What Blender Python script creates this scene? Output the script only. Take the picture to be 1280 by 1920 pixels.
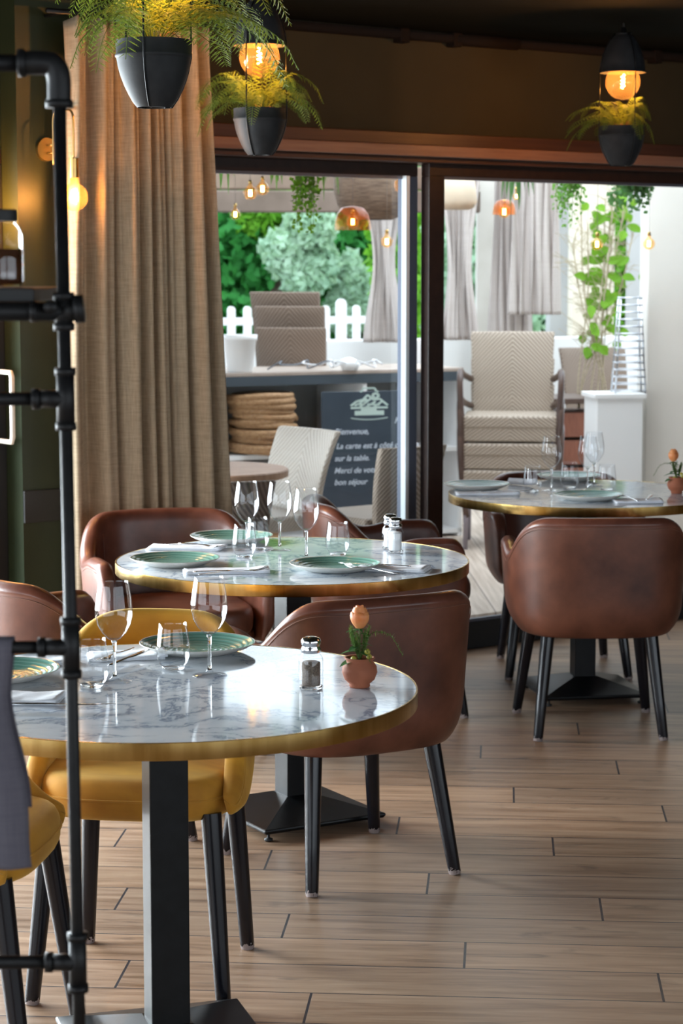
import bpy, bmesh, math, random
from mathutils import Vector, Matrix
PI = math.pi
for o in list(bpy.data.objects): bpy.data.objects.remove(o)
scene = bpy.context.scene
COL = scene.collection

# ------------------------------------------------------------ camera
CAM_H = 1.5794; PITCH = 0.11421; FPX = 4006.0
cam_data = bpy.data.cameras.new('camera'); cam = bpy.data.objects.new('camera', cam_data); COL.objects.link(cam)
cam.location = (0, 0, CAM_H); cam.rotation_euler = (PI/2 - PITCH, 0, 0)
cam_data.sensor_fit = 'VERTICAL'; cam_data.sensor_height = 36; cam_data.sensor_width = 24
cam_data.lens = FPX/1920*36; cam_data.clip_start = .05; cam_data.clip_end = 200
cam_data.dof.use_dof = True; cam_data.dof.focus_distance = 4.95; cam_data.dof.aperture_fstop = 7.2
scene.camera = cam

# ------------------------------------------------------------ world, daylight, exposure
w = bpy.data.worlds.new('overcast_sky'); scene.world = w; w.use_nodes = True
wn = w.node_tree.nodes; wl = w.node_tree.links
bg = wn['Background']; bg.inputs[0].default_value = (0.80, 0.90, 1.0, 1); bg.inputs[1].default_value = 3.4
def area(name, loc, rot, sx, sy, power, col):
    l = bpy.data.lights.new(name, 'AREA'); l.shape = 'RECTANGLE'; l.size = sx; l.size_y = sy
    l.energy = power; l.color = col
    o = bpy.data.objects.new(name, l); COL.objects.link(o); o.location = loc; o.rotation_euler = rot
    return o
vs = scene.view_settings; vs.view_transform = 'Standard'; vs.look = 'None'; vs.gamma = 1; vs.use_curve_mapping = False
vs.exposure = 0.15

# wall frame: U along the glazed wall (to the right and away), V through it to the terrace
TH = math.atan(.765); CU, SU = math.cos(TH), math.sin(TH); V0 = 6.6328
def uvp(u, v, z=0): return Vector((u*CU - (V0+v)*SU, u*SU + (V0+v)*CU, z))
# soft daylight falling on the glazing left of the curtain and on the main doors
area('daylight_left_glazing', uvp(.4, .9, 1.5), (-PI/2, 0, TH), 5.6, 2.3, 1500, (.87, .94, 1.0))
area('daylight_terrace', uvp(6.0, .9, 4.4), (math.radians(38), 0, TH), 8, 3, 300, (.90, .95, 1.0))
area('added_fill_left', uvp(-4.95, -4.6, 1.55), (PI/2, 0, TH-PI/2), 8.0, 1.7, 110, (.84, .92, 1.0))  # unseen fill lamp added in the left wall to brighten the room
area('added_fill_rear', uvp(3.0, -9.45, 1.55), (PI/2, 0, TH), 10.0, 1.7, 10, (1.0, .95, .90))  # unseen fill lamp added behind the camera for ambient light
scene.cycles.transparent_max_bounces = 32; scene.cycles.sample_clamp_indirect = 8

# ------------------------------------------------------------ helpers
_c, _s = math.cos(PITCH), math.sin(PITCH)
def _ray(px, py):
    a = (px-640)/FPX; b = (960-py)/FPX
    return Vector((a, _c+b*_s, -_s+b*_c))
def on(px, py, z):                      # the point of height z that the photo shows at px, py
    d = _ray(px, py); return Vector((0, 0, CAM_H)) + d*((z-CAM_H)/d.z)
def dep(px, py, Y):                     # the point at depth Y
    d = _ray(px, py); return Vector((0, 0, CAM_H)) + d*(Y/d.y)

def finish(name, bm, m, parent=None, smooth=True, recalc=True):
    if recalc: bmesh.ops.recalc_face_normals(bm, faces=bm.faces)
    me = bpy.data.meshes.new(name); bm.to_mesh(me); bm.free()
    if smooth:
        for p in me.polygons: p.use_smooth = True
    o = bpy.data.objects.new(name, me); COL.objects.link(o)
    if isinstance(m, (list, tuple)):
        for k in m: me.materials.append(k)
    elif m: me.materials.append(m)
    if parent: o.parent = parent
    return o
def edge_split(o, ang=35):
    md = o.modifiers.new('sharp', 'EDGE_SPLIT'); md.split_angle = math.radians(ang); return o
def subsurf(o, n=1):
    md = o.modifiers.new('smooth', 'SUBSURF'); md.levels = n; md.render_levels = n; return o
def bevel(o, wd=.003, seg=2):
    md = o.modifiers.new('bevel', 'BEVEL'); md.width = wd; md.segments = seg; md.limit_method = 'ANGLE'; return o
def tag(o, label=None, cat=None, group=None, kind=None):
    if label: o['label'] = label
    if cat: o['category'] = cat
    if group: o['group'] = group
    if kind: o['kind'] = kind
    return o
def thing(name, label, cat, loc=(0,0,0), rz=0, group=None):
    o = bpy.data.objects.new(name, None); COL.objects.link(o); o.empty_display_size = .1
    o.location = loc; o.rotation_euler = (0, 0, rz); return tag(o, label, cat, group)
def dup(root, loc, rz=None, label=None, group=None):
    def cp(o, par):
        c = o.copy(); COL.objects.link(c)
        if par: c.parent = par
        for ch in list(o.children): cp(ch, c)
        return c
    r = cp(root, None); r.location = loc
    if rz is not None: r.rotation_euler = (0, 0, rz)
    if label: r['label'] = label
    if group: r['group'] = group
    return r

def box(bm, c, s, rz=0, mi=0, rot=None):
    M = Matrix.Translation(c) @ (rot if rot else Matrix.Rotation(rz, 4, 'Z')) @ Matrix.Diagonal((s[0], s[1], s[2], 1))
    r = bmesh.ops.create_cube(bm, size=1, matrix=M)
    for f in set(f for v in r['verts'] for f in v.link_faces): f.material_index = mi
def lathe(bm, prof, n=32, c=(0,0,0), close=False, sq=0):
    c = Vector(c); rings = []
    for r, z in prof:
        if r < 1e-6: rings.append([bm.verts.new(c+Vector((0,0,z)))]); continue
        ring = []
        for i in range(n):
            a = 2*PI*i/n
            ring.append(bm.verts.new(c+Vector((r*math.cos(a), r*math.sin(a), z))))
        rings.append(ring)
    pairs = list(zip(rings[:-1], rings[1:]))
    if close: pairs.append((rings[-1], rings[0]))
    for A, B in pairs:
        for i in range(n):
            j = (i+1) % n
            if len(A) == 1 and len(B) == 1: break
            if len(A) == 1: bm.faces.new((A[0], B[i], B[j]))
            elif len(B) == 1: bm.faces.new((A[i], A[j], B[0]))
            else: bm.faces.new((A[i], A[j], B[j], B[i]))
def tube(bm, pts, rad, n=8, caps=True):
    pts = [Vector(p) for p in pts]; N = len(pts)
    rads = rad if isinstance(rad, (list, tuple)) else [rad]*N
    t0 = (pts[1]-pts[0]).normalized()
    up = Vector((0,0,1)) if abs(t0.z) < .9 else Vector((1,0,0))
    nrm = t0.cross(up).normalized(); rings = []; pt = t0
    for i, p in enumerate(pts):
        if i == 0: t = t0
        elif i == N-1: t = (pts[-1]-pts[-2]).normalized()
        else: t = ((pts[i+1]-pts[i]).normalized()+(pts[i]-pts[i-1]).normalized())
        if t.length < 1e-6: t = pt.copy()
        t.normalize(); q = pt.rotation_difference(t); nrm = (q @ nrm).normalized(); pt = t
        b = t.cross(nrm)
        rings.append([bm.verts.new(p + (nrm*math.cos(2*PI*k/n)+b*math.sin(2*PI*k/n))*rads[i]) for k in range(n)])
    for A, B in zip(rings[:-1], rings[1:]):
        for i in range(n): bm.faces.new((A[i], A[(i+1)%n], B[(i+1)%n], B[i]))
    if caps: bm.faces.new(rings[0]); bm.faces.new(list(reversed(rings[-1])))
def spline(ctrl, per=8):
    P = [Vector(p) for p in ctrl]; P = [P[0]*2-P[1]] + P + [P[-1]*2-P[-2]]; out = []
    for i in range(1, len(P)-2):
        for k in range(per):
            t = k/per; a, b, c, d = P[i-1], P[i], P[i+1], P[i+2]
            out.append(.5*((2*b)+(c-a)*t+(2*a-5*b+4*c-d)*t*t+(3*b-a-3*c+d)*t*t*t))
    out.append(P[-2]); return out
def BM(): return bmesh.new()
def sstep(a, b, x):
    t = max(0, min(1, (x-a)/(b-a))); return t*t*(3-2*t)

# ------------------------------------------------------------ materials
def mat(name, col=(.5,.5,.5), rough=.5, metal=0, **kw):
    m = bpy.data.materials.new(name); m.use_nodes = True
    b = m.node_tree.nodes['Principled BSDF']
    b.inputs['Base Color'].default_value = (*col, 1); b.inputs['Roughness'].default_value = rough
    b.inputs['Metallic'].default_value = metal
    for k, v in kw.items():
        b.inputs[k].default_value = v
    return m
class NT:
    def __init__(s, m): s.m = m; s.t = m.node_tree; s.b = s.t.nodes['Principled BSDF']
    def n(s, ty, **kw):
        x = s.t.nodes.new(ty)
        for k, v in kw.items(): setattr(x, k, v)
        return x
    def l(s, a, b): s.t.links.new(a, b)
    def obj(s): return s.n('ShaderNodeTexCoord').outputs['Object']
    def mapping(s, vec, scale=(1,1,1), rot=(0,0,0), loc=(0,0,0)):
        x = s.n('ShaderNodeMapping'); s.l(vec, x.inputs['Vector'])
        x.inputs['Scale'].default_value = scale; x.inputs['Rotation'].default_value = rot; x.inputs['Location'].default_value = loc
        return x.outputs[0]
    def noise(s, vec, sc=5, det=4, rough=.5, dist=0):
        x = s.n('ShaderNodeTexNoise'); s.l(vec, x.inputs['Vector']); x.inputs['Scale'].default_value = sc
        x.inputs['Detail'].default_value = det; x.inputs['Roughness'].default_value = rough; x.inputs['Distortion'].default_value = dist
        return x
    def ramp(s, fac, stops):
        x = s.n('ShaderNodeValToRGB'); s.l(fac, x.inputs[0]); e = x.color_ramp.elements
        while len(e) < len(stops): e.new(.5)
        for k, (p, c) in enumerate(stops): e[k].position = p; e[k].color = (*c, 1) if len(c) == 3 else c
        return x.outputs[0]
    def math(s, op, a, b=None, c=None):
        x = s.n('ShaderNodeMath', operation=op)
        for i, v in enumerate((a, b, c)):
            if v is None: continue
            if isinstance(v, (int, float)): x.inputs[i].default_value = v
            else: s.l(v, x.inputs[i])
        return x.outputs[0]
    def mix(s, fac, a, b, mode='MIX'):
        x = s.n('ShaderNodeMix', data_type='RGBA', blend_type=mode)
        for sock, v in ((x.inputs[0], fac), (x.inputs[6], a), (x.inputs[7], b)):
            if isinstance(v, (int, float)): sock.default_value = v
            elif isinstance(v, tuple): sock.default_value = (*v, 1)
            else: s.l(v, sock)
        return x.outputs[2]
    def bump(s, h, st=.3, dist=.01):
        x = s.n('ShaderNodeBump'); s.l(h, x.inputs['Height']); x.inputs['Strength'].default_value = st; x.inputs['Distance'].default_value = dist
        s.l(x.outputs[0], s.b.inputs['Normal'])

def m_noisy(name, c1, c2, rough=.5, sc=8, bump=.1, bsc=None, bd=.004, stretch=(1,1,1), **kw):
    m = mat(name, c1, rough, **kw); t = NT(m); v = t.mapping(t.obj(), stretch)
    n = t.noise(v, sc, 5); t.l(t.ramp(n.outputs[0], [(.3, c1), (.7, c2)]), t.b.inputs['Base Color'])
    if bump:
        n2 = t.noise(v, bsc or sc*6, 3); t.bump(n2.outputs[0], bump, bd)
    return m

leather = m_noisy('brown_leather', (.070,.021,.011), (.175,.060,.033), .42, 9, .35, 90, .0009)
leather_edge = m_noisy('brown_leather_rolled_edge', (.095,.030,.018), (.165,.058,.036), .32, 18, .2, 220, .0006)
stitch = mat('leather_stitching', (.19,.085,.055), .6)
velvet = m_noisy('mustard_velvet', (.28,.105,.003), (.62,.30,.018), .8, 7, .1, 60, .001, (.6,1.6,1))  # strong stretched colour noise paints in the velvet's mottled highlights
velvet.node_tree.nodes['Principled BSDF'].inputs['Sheen Weight'].default_value = .5
velvet.node_tree.nodes['Principled BSDF'].inputs['Sheen Tint'].default_value = (1,.72,.25,1)
def m_leg():
    m = mat('black_painted_wood_leg', (.006,.006,.009), .24, **{'Specular IOR Level': .4}); t = NT(m); o = t.obj()
    sep = t.n('ShaderNodeSeparateXYZ'); t.l(o, sep.inputs[0]); nz = t.noise(o, 130, 3)
    f = t.math('LESS_THAN', sep.outputs[2], t.math('MULTIPLY', t.math('SUBTRACT', nz.outputs[0], .22), .045))
    t.l(t.mix(f, (.006,.006,.009), (.26,.21,.20)), t.b.inputs['Base Color']); return m
leg_mat = m_leg()
steel_black = m_noisy('black_powder_coated_steel', (.004,.0045,.005), (.007,.008,.009), .30, 40, .05, 400, .0003, **{'Specular IOR Level': .22})
pipe_mat = m_noisy('black_iron_pipe', (.004,.004,.005), (.009,.009,.009), .5, 60, .2, 300, .0008, **{'Specular IOR Level': .3})
brass = m_noisy('brushed_brass', (.42,.25,.055), (.78,.56,.22), .24, 22, .35, 45, .0012, (1,1,.02), metal=1)
brass_plain = mat('aged_brass', (.62,.42,.15), .28, 1)
chrome = mat('polished_steel', (.75,.75,.77), .14, 1)
dullmetal = mat('galvanised_wire', (.6,.62,.66), .3, 1)
def m_marble():
    m = mat('white_marble', (.6,.65,.7), .07); t = NT(m); v = t.mapping(t.obj(), (1,1.25,1), (0,0,.6))
    n1 = t.noise(v, 2.2, 6, .6, .8)
    mm = t.n('ShaderNodeVectorMath', operation='MULTIPLY_ADD'); t.l(n1.outputs[1], mm.inputs[0]); mm.inputs[1].default_value = (.35,.35,.35); t.l(v, mm.inputs[2])
    n2 = t.noise(mm.outputs[0], 4.2, 7, .58, .6)
    vein = t.math('ABSOLUTE', t.math('SUBTRACT', n2.outputs[0], .5))
    c = t.ramp(vein, [(0, (.27,.32,.40)), (.009, (.48,.54,.62)), (.022, (.70,.74,.78)), (.07, (.80,.825,.85))])
    cl = t.ramp(t.noise(v, 2.5, 3).outputs[0], [(.35, (.80,.86,.92)), (.65, (1,1,1))])
    t.l(t.mix(1.0, c, cl, 'MULTIPLY'), t.b.inputs['Base Color'])
    t.b.inputs['Coat Weight'].default_value = 0; t.b.inputs['Coat Roughness'].default_value = .03; t.b.inputs['Specular IOR Level'].default_value = .28
    return m
marble = m_marble()
def m_floor():
    m = mat('wood_look_plank_tiles', (.3,.2,.14), .38, **{'Specular IOR Level': .33}); t = NT(m)
    v = t.mapping(t.obj(), (1,1,1), (0,0,math.radians(4.3)))
    sp = t.n('ShaderNodeSeparateXYZ'); t.l(v, sp.inputs[0]); X, Y = sp.outputs[0], sp.outputs[1]
    ry = t.math('DIVIDE', t.math('ADD', Y, .05), .190); row = t.math('FLOOR', ry); fy = t.math('SUBTRACT', ry, row)
    rx = t.math('DIVIDE', t.math('ADD', X, t.math('MULTIPLY', row, .435)), 1.2); cx = t.math('FLOOR', rx); fx = t.math('SUBTRACT', rx, cx)
    gy = t.math('LESS_THAN', t.math('MINIMUM', fy, t.math('SUBTRACT', 1, fy)), .011)
    gx = t.math('LESS_THAN', t.math('MINIMUM', fx, t.math('SUBTRACT', 1, fx)), .0024)
    g = t.math('MAXIMUM', gx, gy)
    cb = t.n('ShaderNodeCombineXYZ'); t.l(row, cb.inputs[0]); t.l(cx, cb.inputs[1])
    wn_ = t.n('ShaderNodeTexWhiteNoise'); t.l(cb.outputs[0], wn_.inputs[0])
    # grain runs along each plank, shifted plank by plank
    off = t.n('ShaderNodeVectorMath', operation='MULTIPLY_ADD'); t.l(wn_.outputs[1], off.inputs[0]); off.inputs[1].default_value = (9,9,9); t.l(v, off.inputs[2])
    gv = t.mapping(off.outputs[0], (1.2, 16, 1)); n1 = t.noise(gv, 2.0, 8, .62, .6); n2 = t.noise(t.mapping(off.outputs[0], (3, 60, 1)), 2, 4, .6)
    kn = t.noise(t.mapping(off.outputs[0], (2.2, 9, 1)), 1.6, 3, .5, 1.5)
    c = t.ramp(n1.outputs[0], [(.28, (.16,.092,.050)), (.48, (.335,.215,.138)), (.72, (.475,.335,.225))])
    c = t.mix(t.math('MULTIPLY', n2.outputs[0], .30), c, (.15,.105,.075))
    c = t.mix(t.ramp(kn.outputs[0], [(.62, (0,0,0)), (.76, (.65,.65,.65))]), c, (.09,.065,.05))
    pv = t.ramp(wn_.outputs[0], [(0, (.80,.80,.82)), (1, (1.12,1.08,1.04))])
    c = t.mix(1.0, c, pv, 'MULTIPLY'); c = t.mix(g, c, (.028,.026,.030))
    t.l(c, t.b.inputs['Base Color'])
    t.l(t.math('ADD', t.math('MULTIPLY', n1.outputs[0], .22), .26), t.b.inputs['Roughness'])
    h = t.math('SUBTRACT', t.math('MULTIPLY', n2.outputs[0], .12), g); t.bump(h, .5, .002)
    return m
floor_mat = m_floor()
def m_deck():
    m = mat('pale_terrace_decking', (.45,.36,.29), .6); t = NT(m); v = t.mapping(t.obj(), (1,1,1), (0,0,math.radians(-2)))
    sp = t.n('ShaderNodeSeparateXYZ'); t.l(v, sp.inputs[0])
    rx = t.math('DIVIDE', sp.outputs[0], .14); f = t.math('FRACT', rx)
    g = t.math('LESS_THAN', f, .04); n1 = t.noise(t.mapping(v, (30,1.5,1)), 1.5, 6)
    c = t.ramp(n1.outputs[0], [(.3, (.36,.28,.22)), (.7, (.60,.50,.42))]); t.l(t.mix(g, c, (.14,.11,.09)), t.b.inputs['Base Color']); return m
deck_mat = m_deck()
green_wall = m_noisy('dark_green_painted_wall', (.015,.022,.009), (.022,.030,.012), .45, 6, .2, 90, .002, **{'Specular IOR Level': .35})
rail_mat = mat('dark_brown_matt_paint', (.010,.006,.004), .85, **{'Specular IOR Level': .15})
olive_wall = m_noisy('dark_olive_painted_wall', (.033,.026,.012), (.042,.033,.016), .8, 4, .15, 90, .002, **{'Specular IOR Level': .2})
ceil_mat = m_noisy('dark_painted_ceiling', (.006,.0065,.004), (.009,.009,.006), .9, 5, .1, **{'Specular IOR Level': .05})
brown_frame = m_noisy('dark_brown_door_frame', (.020,.010,.007), (.032,.016,.011), .4, 30, .1)
beam_mat = m_noisy('brown_timber_beam', (.050,.020,.011), (.075,.032,.018), .45, 12, .15, 60, .002, (.3,.3,6))
ledge_mat = m_noisy('timber_ledge_lit_face', (.20,.10,.065), (.27,.145,.095), .45, 14, .1, 60, .002, (.3,.3,6))  # lighter than the beam timber, to paint in the light on the ledge
alu = mat('anthracite_aluminium', (.14,.16,.21), .35, .5)
seal_shine = mat('seal_reflection_tone', (.72,.80,.84), .35)  # pale tone stands for light reflected on the seal edge
black_mat = mat('matt_black', (.010,.010,.010), .6)
white_plastic = mat('cream_plastic', (.72,.68,.60), .35)
white_wall = m_noisy('white_render', (.66,.66,.66), (.74,.74,.73), .7, 3, .1)
cream_wall = m_noisy('cream_render', (.60,.53,.43), (.68,.61,.50), .8, 3, .1)
greywall = m_noisy('grey_render', (.34,.34,.34), (.42,.42,.41), .8, 3, .1)
white_paint = mat('white_gloss_paint', (.82,.82,.82), .35)
terracotta = m_noisy('terracotta_clay', (.27,.080,.036), (.35,.11,.052), .75, 20, .2, 120, .001)
porcelain_under = m_noisy('speckled_stoneware', (.56,.54,.49), (.66,.64,.60), .3, 40, 0)
def m_plate():
    m = mat('sea_green_ringed_glaze', (.16,.33,.27), .16); t = NT(m); o = t.obj()
    ln = t.n('ShaderNodeVectorMath', operation='LENGTH')
    mv = t.mapping(o, (1,1,0)); t.l(mv, ln.inputs[0])
    nz = t.noise(o, 14, 3); rr = t.math('ADD', t.math('MULTIPLY', ln.outputs[1], 520), t.math('MULTIPLY', nz.outputs[0], 4))
    s = t.math('SINE', rr); c = t.ramp(s, [(0, (.135,.30,.235)), (1, (.235,.43,.35))])
    rim = t.math('GREATER_THAN', ln.outputs[1], .1225)
    t.l(t.mix(rim, c, (.62,.62,.56)), t.b.inputs['Base Color']); t.bump(s, .35, .0012); return m
plate_mat = m_plate()
def m_cloth(name, c1, c2, sc=900, trans=0.0):
    m = mat(name, c1, .9); t = NT(m); o = t.obj()
    a = t.noise(t.mapping(o, (1,1,.06)), sc*.35, 2); b = t.noise(t.mapping(o, (.06,.06,1)), sc*.35, 2)
    f = t.math('MULTIPLY', t.math('ADD', a.outputs[0], b.outputs[0]), .5)
    t.l(t.ramp(f, [(.35, c1), (.65, c2)]), t.b.inputs['Base Color']); t.bump(f, .5, .0012)
    if trans:
        tr = t.n('ShaderNodeBsdfTranslucent'); tr.inputs[0].default_value = (*c2, 1); mx = t.n('ShaderNodeMixShader'); mx.inputs[0].default_value = trans
        out = t.t.nodes['Material Output']; t.l(t.b.outputs[0], mx.inputs[1]); t.l(tr.outputs[0], mx.inputs[2]); t.l(mx.outputs[0], out.inputs[0])
    return m
linen = m_cloth('natural_linen', (.36,.28,.185), (.54,.43,.295), 700, .12)
drape = m_cloth('taupe_outdoor_drape', (.56,.50,.47), (.66,.60,.57), 300, .4)
napkin_mat = m_cloth('white_cotton_napkin', (.76,.78,.82), (.84,.86,.90), 900)
greycloth = m_cloth('lilac_grey_cloth', (.085,.078,.10), (.105,.098,.12), 900)
def m_thin_glass(name, tint=(1,1,1), ior=1.45, rough=0.0, edge=.0):
    m = bpy.data.materials.new(name); m.use_nodes = True; nt = m.node_tree; nt.nodes.clear()
    out = nt.nodes.new('ShaderNodeOutputMaterial'); mx = nt.nodes.new('ShaderNodeMixShader')
    tr = nt.nodes.new('ShaderNodeBsdfTransparent'); gl = nt.nodes.new('ShaderNodeBsdfGlossy'); fr = nt.nodes.new('ShaderNodeFresnel')
    fr.inputs[0].default_value = ior; gl.inputs['Roughness'].default_value = rough
    gl.inputs['Color'].default_value = (1,1,1,1)
    if edge:
        lw = nt.nodes.new('ShaderNodeLayerWeight'); lw.inputs[0].default_value = .25
        cr = nt.nodes.new('ShaderNodeValToRGB'); e = cr.color_ramp.elements
        e[0].position = .35; e[0].color = (*tint, 1); e[1].position = 1; e[1].color = (1-edge, 1-edge, 1-edge*.9, 1)
        nt.links.new(lw.outputs['Facing'], cr.inputs[0]); nt.links.new(cr.outputs[0], tr.inputs[0])
    else: tr.inputs[0].default_value = (*tint, 1)
    ge = nt.nodes.new('ShaderNodeNewGeometry'); mt = nt.nodes.new('ShaderNodeMath'); mt.operation = 'MULTIPLY'; iv = nt.nodes.new('ShaderNodeMath'); iv.operation = 'SUBTRACT'; iv.inputs[0].default_value = 1
    nt.links.new(ge.outputs['Backfacing'], iv.inputs[1]); nt.links.new(iv.outputs[0], mt.inputs[1]); nt.links.new(fr.outputs[0], mt.inputs[0])
    nt.links.new(mt.outputs[0], mx.inputs[0]); nt.links.new(tr.outputs[0], mx.inputs[1]); nt.links.new(gl.outputs[0], mx.inputs[2])
    nt.links.new(mx.outputs[0], out.inputs[0]); return m
pane_mat = m_thin_glass('window_glass', (.95,.97,.97), 1.45)
drink_glass = m_thin_glass('clear_drinking_glass', (.985,.99,.995), 1.5, 0.0, .35)
bulb_glass = m_thin_glass('amber_bulb_glass', (1,.84,.58), 1.4)
_nt = bulb_glass.node_tree; _o = [n for n in _nt.nodes if n.type == 'OUTPUT_MATERIAL'][0]; _src = _o.inputs[0].links[0].from_socket
_tl = _nt.nodes.new('ShaderNodeBsdfTranslucent'); _tl.inputs[0].default_value = (1,.62,.28,1); _mx = _nt.nodes.new('ShaderNodeMixShader'); _mx.inputs[0].default_value = .022
_nt.links.new(_src, _mx.inputs[1]); _nt.links.new(_tl.outputs[0], _mx.inputs[2]); _nt.links.new(_mx.outputs[0], _o.inputs[0])
solid_glass = bpy.data.materials.new('solid_clear_glass'); solid_glass.use_nodes = True
_b = solid_glass.node_tree.nodes['Principled BSDF']; _b.inputs['Transmission Weight'].default_value = 1; _b.inputs['Roughness'].default_value = 0.0; _b.inputs['IOR'].default_value = 1.45; _b.inputs['Base Color'].default_value = (1,1,1,1)
def m_emit(name, col, st):
    m = bpy.data.materials.new(name); m.use_nodes = True; b = m.node_tree.nodes['Principled BSDF']
    b.inputs['Base Color'].default_value = (*col, 1); b.inputs['Emission Color'].default_value = (*col, 1); b.inputs['Emission Strength'].default_value = st; return m
filament = m_emit('glowing_filament', (1,.50,.14), 90)
leaf_g = m_noisy('fern_green', (.045,.13,.02), (.13,.24,.035), .55, 9, 0)
def make_leafy(name, c1, c2, tr=.35):
    m = m_noisy(name, c1, c2, .6, 3, 0, **{'Specular IOR Level': .15}); t = NT(m)
    x = t.n('ShaderNodeBsdfTranslucent'); x.inputs[0].default_value = (c2[0]*1.3, c2[1]*1.3, c2[2], 1); mx = t.n('ShaderNodeMixShader'); mx.inputs[0].default_value = tr
    out = t.t.nodes['Material Output']; t.l(t.b.outputs[0], mx.inputs[1]); t.l(x.outputs[0], mx.inputs[2]); t.l(mx.outputs[0], out.inputs[0]); return m
fern_mat = make_leafy('fern_frond', (.06,.12,.022), (.16,.21,.035))
fern_mat2 = make_leafy('asparagus_fern', (.06,.13,.03), (.12,.20,.05))
vine_mat = make_leafy('bright_vine_leaf', (.07,.19,.015), (.17,.33,.03))
tree_a = make_leafy('fir_foliage', (.02,.14,.03), (.06,.30,.07), .3)
tree_b = make_leafy('silver_green_foliage', (.25,.42,.30), (.50,.66,.52), .3)
tree_c = make_leafy('lime_foliage', (.08,.26,.02), (.18,.42,.04), .3)
tree_d = make_leafy('deep_foliage', (.015,.09,.03), (.05,.19,.06), .3)
stem_mat = mat('plant_stem', (.14,.17,.05), .6); root_mat = mat('dry_roots', (.16,.085,.04), .8)
bark = m_noisy('tree_bark', (.10,.075,.055), (.16,.12,.09), .9, 10, .4, 40, .01)
def m_rattan(name, c1, c2, sc=1.0):
    m = mat(name, c1, .6); t = NT(m); o = t.obj(); sp = t.n('ShaderNodeSeparateXYZ'); t.l(o, sp.inputs[0])
    x = t.math('MULTIPLY', t.math('ABSOLUTE', sp.outputs[0]), 210*sc); z = t.math('MULTIPLY', t.math('ADD', sp.outputs[2], sp.outputs[1]), 300*sc)
    a = t.math('SINE', t.math('ADD', x, z)); b = t.math('SINE', t.math('MULTIPLY', sp.outputs[0], 700*sc))
    f = t.math('ADD', t.math('MULTIPLY', a, .35), t.math('ADD', t.math('MULTIPLY', b, .12), .5))
    t.l(t.ramp(f, [(.1, c1), (.8, c2)]), t.b.inputs['Base Color']); t.bump(f, .7, .004); return m
rattan = m_rattan('grey_beige_rattan', (.19,.14,.10), (.41,.34,.275), 1.15)
rattan_lit = m_rattan('pale_lit_rattan', (.62,.56,.48), (.86,.81,.74), 1.15)  # rattan painted pale for the strong light falling on one chair
rattan_dk = m_rattan('brown_rattan', (.12,.08,.06), (.26,.195,.15), 1.2)
wicker = m_noisy('straw_wicker', (.24,.12,.05), (.50,.30,.15), .7, 60, .6, 120, .004, (1,1,3))
wood_top = m_noisy('teak_table_wood', (.38,.20,.115), (.52,.31,.19), .5, 8, .1, 40, .002, (1,8,1))
dark_wood = m_noisy('dark_bentwood', (.050,.025,.018), (.085,.045,.032), .4, 10, .1)
red_wood = m_noisy('red_brown_wood', (.16,.05,.03), (.24,.085,.05), .5, 10, .1, 40, .002, (8,8,1))
slate = m_noisy('chalkboard_slate', (.026,.042,.062), (.038,.056,.080), .55, 6, 0)
chalk = mat('chalk', (.55,.62,.72), .9)
logo_mat = mat('pale_green_print', (.48,.62,.58), .7)
pepper_mat = m_noisy('ground_pepper', (.05,.035,.028), (.22,.17,.13), .9, 400, 0)
salt_mat = mat('salt_grains', (.80,.80,.80), .9)
pot_black = m_noisy('matt_black_ceramic', (.012,.013,.015), (.020,.022,.024), .62, 30, .1, 200, .0005, **{'Specular IOR Level': .28})
soil = mat('potting_soil', (.03,.018,.010), .95)
rose_mat = m_noisy('peach_rose_petal', (.74,.17,.035), (.84,.34,.13), .5, 30, 0)
rose_mat.node_tree.nodes['Principled BSDF'].inputs['Subsurface Weight'].default_value = .15

# ------------------------------------------------------------ setting: room shell
def ubox(bm, u0, u1, v0, v1, z0, z1, mi=0):
    c = uvp((u0+u1)/2, (v0+v1)/2, (z0+z1)/2); box(bm, c, (abs(u1-u0), abs(v1-v0), abs(z1-z0)), TH, mi)
def struct(name, bm, m, parent=None, smooth=False, bev=0):
    o = finish(name, bm, m, parent, smooth)
    if not parent: o['kind'] = 'structure'
    if bev: bevel(o, bev)
    return o
bm = BM(); ubox(bm, -5, 11, -9.5, .06, -.12, 0); struct('floor', bm, floor_mat)
bm = BM(); ubox(bm, -5, 11, -9.5, .2, 2.505, 2.65); struct('ceiling', bm, ceil_mat)
bm = BM(); ubox(bm, -5.15, -5, -9.5, .2, 0, .65); ubox(bm, -5.15, -5, -9.5, .2, 2.4, 2.505); ubox(bm, -5.15, -5, -9.5, -8.6, .65, 2.4); ubox(bm, -5.15, -5, -.6, .2, .65, 2.4); struct('wall_left', bm, green_wall)
bm = BM()
for k in range(6): ubox(bm, -5.10, -5.05, -8.63+1.6*k, -8.57+1.6*k, .65, 2.4)
struct('window_6', bm, brown_frame)  # invented window bars, framing the opening for the left fill lamp
bm = BM(); ubox(bm, 11, 11.15, -9.5, .2, 0, 2.505); struct('wall_right', bm, olive_wall)
bm = BM(); ubox(bm, -5.15, 11.15, -9.65, -9.5, 0, .65); ubox(bm, -5.15, 11.15, -9.65, -9.5, 2.4, 2.505); ubox(bm, -5.15, -2.1, -9.65, -9.5, .65, 2.4); ubox(bm, 8.1, 11.15, -9.65, -9.5, .65, 2.4); struct('wall_rear', bm, olive_wall)
bm = BM()
for k in range(7): ubox(bm, -2.1+1.7*k-.03, -2.1+1.7*k+.03, -9.6, -9.55, .65, 2.4)
struct('window_7', bm, brown_frame)  # invented window bars around the rear fill lamp
bm = BM()
ubox(bm, 3.66, 4.30, 0, .20, 0, 2.10); ubox(bm, 9.9, 11.15, 0, .20, 0, 2.10); ubox(bm, -5.15, -3.3, 0, .20, 0, 2.10)
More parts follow.
